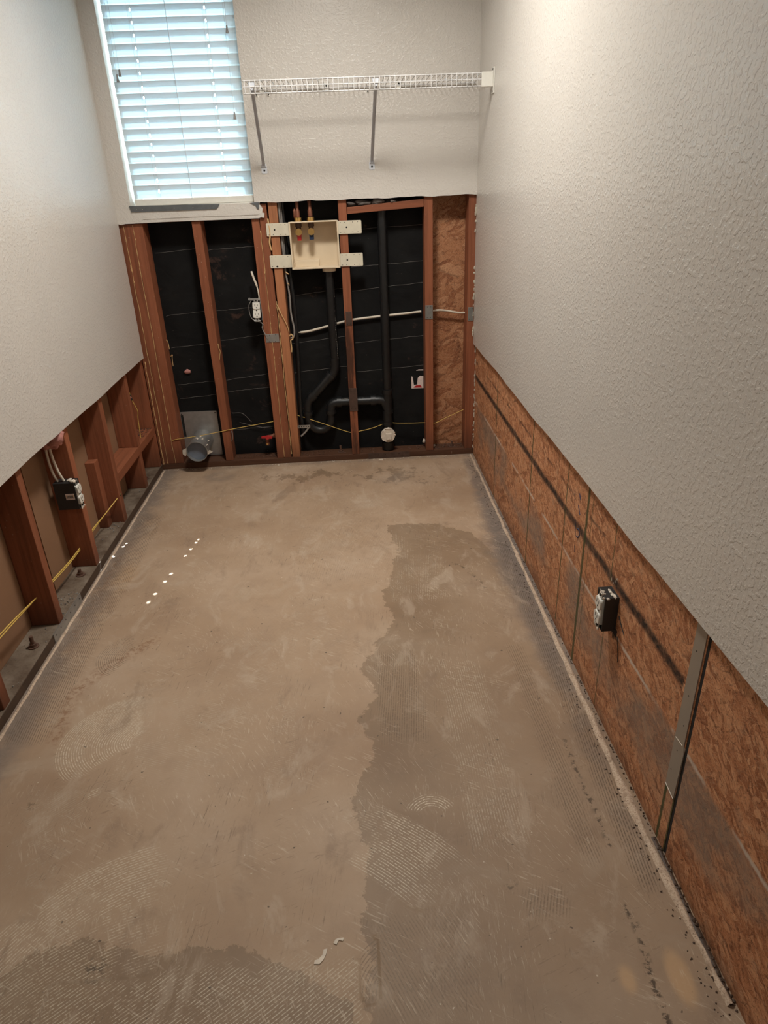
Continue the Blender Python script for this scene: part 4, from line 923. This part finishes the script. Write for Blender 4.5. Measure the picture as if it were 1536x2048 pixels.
def chip(x, y, pts, label, h=.0018):
    m = MB(); m.prism([(x+a, y+b) for a, b in pts], 'z', .0, h); tag(m.build('plaster_chip', M_PASTE), label, 'debris', 'plaster chips on the floor')
chip(.862, -2.471, [(-.014, -.012), (-.004, -.013), (.003, -.006), (.008, .004), (.010, .014), (.003, .013), (.001, .003), (-.006, -.004), (-.013, -.006)], 'larger curved white plaster chip on the floor near the bottom')
chip(.893, -2.445, [(-.010, -.003), (-.004, -.006), (.0, .002), (.008, .000), (.010, .006), (.0, .006), (-.006, .004)], 'smaller white plaster chip on the floor near the bottom')
chip(1.095, -.012, [(-.012, -.004), (.010, -.005), (.012, .004), (-.008, .005)], 'pale plaster chip in front of the dark plate strap', .004)
chip(.575, -.014, [(-.004, -.003), (.004, -.003), (.003, .004), (-.003, .003)], 'tiny white crumb in front of the triple stud pack', .004)

# ------------------------------------------------------------------ wire shelf
sh = empty('wire_shelf', (0, 0, 0))
YS = -.292; ZT = 1.6275; ZB = 1.5865; SXa, SXb = .632, 1.542
m = MB()
for (y, z, rr) in ((YS, ZT, .0026), (YS, ZB, .0026), (-.010, ZT, .0024), (-.15, ZT-.003, .0024), (YS, (ZT+ZB)/2+.001, .0018)): m.cyl((SXa, y, z), (SXb, y, z), rr, seg=8)
m.build('long_wires', M_WIRE, sh)
m = MB(); n = 48
for i in range(n):
    x = SXa+.006+(SXb-SXa-.012)*i/(n-1); m.tube([(x, -.006, ZT+.003), (x, YS+.003, ZT+.003), (x, YS-.0035, ZT), (x, YS-.0035, ZB)], .0013, 5)
m.build('cross_wires', M_WIRE, sh)
tag(sh, 'white wire shelf mounted on the back wall right of the window', 'shelf')
for xa, xb, lab in ((.663, .650, 'slanted grey shelf brace beside the window blind'), (1.120, 1.106, 'slanted grey shelf brace under the middle of the wire shelf')):
    b = empty('shelf_brace', (xb, 0, 1.34))
    M0 = Vector((xb, -.004, 1.357)); M1 = Vector((xa, YS+.006, 1.612))
    m = MB(); loc = Vector((xb, 0, 1.34)); p0, p1 = M0-loc, M1-loc
    d = (p1-p0).normalized(); sx = Vector((1, 0, 0)); sx = (sx-d*sx.dot(d)).normalized(); ny = d.cross(sx)
    w = .0065
    for (u0, u1, v0, v1) in ((-w, w, 0, .0014), (-w, -w+.0014, 0, .007), (w-.0014, w, 0, .007)):
        c = []
        for q in (p0, p1):
            for (a, bb) in ((u0, v0), (u1, v0), (u1, v1), (u0, v1)): c.append(q+sx*a-ny*bb)
        m.add(c, [(0,3,2,1),(4,5,6,7),(0,1,5,4),(1,2,6,5),(2,3,7,6),(3,0,4,7)])
    m.build('strut', M_BRK, b)
    m = MB(); m.prism(rrect(.024, .030, .005), 'y', -.0025, -.0003); m.box(-.009, .009, -.008, -.002, .010, .022)
    m.build('foot_plate', M_BRK, b, .0005)
    m = MB(); m.cyl((0, -.004, -.003), (0, -.002, -.003), .004, seg=12); m.build('screw', M_HOLE, b)
    m = MB(); q = p1; m.prism([(q.x-.013, q.z+.012), (q.x-.010, q.z-.006), (q.x, q.z-.016), (q.x+.010, q.z-.006), (q.x+.013, q.z+.012)], 'y', q.y-.004, q.y+.008); m.build('saddle_clip', M_BRK, b, .001)
    tag(b, lab, 'shelf brace', 'shelf braces under the wire shelf')
for x, lab in ((.671, 'small wall clip at the left end of wire shelf'), (.933, 'small wall clip between the two shelf braces'), (1.227, 'small wall clip right of the middle shelf brace')):
    m = MB(); m.prism([(x+a, 1.632+b) for a, b in rrect(.020, .026, .004)], 'y', -.009, -.0003); m.m = 1; m.cyl((x, -.0105, 1.634), (x, -.009, 1.634), .0035, seg=10)
    tag(m.build('shelf_clip', [M_WPL, M_HOLE], None, .001), lab, 'clip', 'wall clips of the wire shelf')
for x, lab in ((.648, 'tiny screw in the wall left under wire shelf'), (.697, 'tiny screw in the wall just right of the left brace'), (1.100, 'tiny screw in the wall beside the middle brace')):
    m = MB(); m.cyl((x, -.004, 1.611), (x, -.0003, 1.611), .0045, seg=12); m.m = 1; m.cyl((x, -.0048, 1.611), (x, -.004, 1.611), .0028, seg=10)
    tag(m.build('wall_anchor', [M_WPL, M_HOLE]), lab, 'screw', 'screws below the wire shelf')
eb = empty('end_bracket', (W, -.292, 1.605))
m = MB(); m.prism([(-.022, -.044), (.022, -.044), (.024, .040), (-.024, .040)], 'x', -.0035, -.0003)
m.build('wall_plate', M_WPL, eb, .0008)
m = MB(); m.box(-.046, -.0035, -.007, .007, -.022, .026); m.build('shelf_socket', M_WPL, eb, .0015)
m = MB(); m.cyl((-.005, 0, .034), (-.0035, 0, .034), .0035, seg=10); m.build('screw', M_HOLE, eb); m = MB(); m.cyl((-.005, 0, -.037), (-.0035, 0, -.037), .0035, seg=10); m.build('screw', M_HOLE, eb)
tag(eb, 'white plastic end bracket holding the wire shelf on the right wall', 'shelf bracket')

# ------------------------------------------------------------------ window blind
bl = empty('window_blind', (0, .050, 0))
BX0, BX1 = .0765, .5905; TILT = math.radians(103)
big = {0, 1, 2, 4, 6, 11, 13, 16, 18, 21}; big2 = {0, 1, 2, 5, 9, 21, 22}
def slat(k):
    zc = 1.272+.0422*k
    hs = [(.185, k in big2), (.474, k in big)]
    m = MB(); hw = .0262; t = .0008; w = .0026
    # local: s along slat width (s=+hw is the top/outer edge), normal n ; map to world
    c, s_ = math.cos(TILT), math.sin(TILT)
    def P(x, s, n): return (x, c*s - s_*n, s_*s + c*n)
    def bx(x0, x1, s0, s1):
        nseg = 3 if (s1-s0) > .04 else 1
        for q in range(nseg):
            a, b = s0+(s1-s0)*q/nseg, s0+(s1-s0)*(q+1)/nseg
            bow = lambda s: .0016*(1-(s/hw)**2)
            v = [P(x, s, bow(s)+nn) for x, s, nn in ((x0,a,-t),(x1,a,-t),(x1,b,-t),(x0,b,-t),(x0,a,t),(x1,a,t),(x1,b,t),(x0,b,t))]
            m.add(v, [(0,3,2,1),(4,5,6,7),(0,1,5,4),(1,2,6,5),(2,3,7,6),(3,0,4,7)])
    x = BX0
    for hx, wide in hs:        # cord slots; some sit higher on the slat than others
        lo, hi = (-.0065, .0080) if wide else (.0052, .0150)
        bx(x, hx-w, -hw, hw); bx(hx-w, hx+w, -hw, lo); bx(hx-w, hx+w, hi, hw); x = hx+w
    bx(x, BX1, -hw, hw)
    o = m.build('slat', M_SLAT, bl, loc=(0, 0, zc)); return o
for k in range(22): slat(k)
m = MB(); m.box(BX0, BX1, -.016, .018, 1.2175, 1.2445); m.build('bottom_rail', M_WPL, bl, .003)
m = MB(); m.box(BX0-.008, BX1, -.025, .030, 2.185, 2.218); m.build('head_rail', M_WPL, bl, .003)
for x, r_, dx in ((.178, .0006, 0), (.192, .0006, 0), (.325, .0013, 0), (.467, .0006, 0), (.481, .0006, 0)):
    m = MB(); m.tube([(x, -.019, 2.19), (x, -.019, 1.238)], r_, 5); m.build('ladder_cord', M_WIRE, bl)
for x, zt in ((.557, 1.850), (.549, 1.556), (.113, 1.716), (.101, 1.699)):
    y = -.034
    m = MB(); m.tube([(x+.002, y, 2.19), (x, y, zt)], .0007, 5); c_ = m.build('pull_cord', M_WIRE, bl)
    m = MB(); m.tube([(x, y, zt), (x, y, zt-.004), (x, y, zt-.012), (x, y, zt-.022), (x, y, zt-.026)], [.0022, .0034, .0036, .0058, .0058], 12); m.build('tassel', M_GCABLE, c_)
tag(bl, 'white slatted blind hanging closed in the sunlit window', 'blind')
m = MB(); m.prism([(.060, 1.221), (.445, 1.2155), (.436, 1.203), (.428, 1.196), (.40, 1.196), (.2, 1.1965), (.066, 1.197)], 'y', -.0045, -.0003)
m.m = 1
for x in (.09, .115, .25, .33): m.cyl((x, -.0052, 1.206), (x, -.0045, 1.206), .0014, seg=6)
tag(m.build('window_flashing', [M_FLASH, M_PASTE]), 'long dark grey flashing strip bared under the window blind', 'flashing')
m = MB(); m.prism([(.595, 1.216), (.612, 1.2155), (.611, 1.190), (.602, 1.192), (.598, 1.204), (.575, 1.215)], 'y', -.0045, -.0003)
tag(m.build('window_flashing', [M_FLASH]), 'small dark grey flashing corner at the right end of the sill', 'flashing')

# ------------------------------------------------------------------ ceiling lamp (above the frame)
cl = empty('ceiling_lamp', (.93, -1.12, CEIL))
m = MB(); m.cyl((0, 0, -.03), (0, 0, 0), .19, seg=40); m.build('lamp_base', M_WPL, cl, .003)
m = MB(); m.tube([(0, 0, -.03), (0, 0, -.05), (0, 0, -.068), (0, 0, -.078)], [.175, .165, .12, .02], 40); m.build('lamp_diffuser', M_LAMP, cl)
tag(cl, 'round flush ceiling lamp glowing above the room', 'lamp')
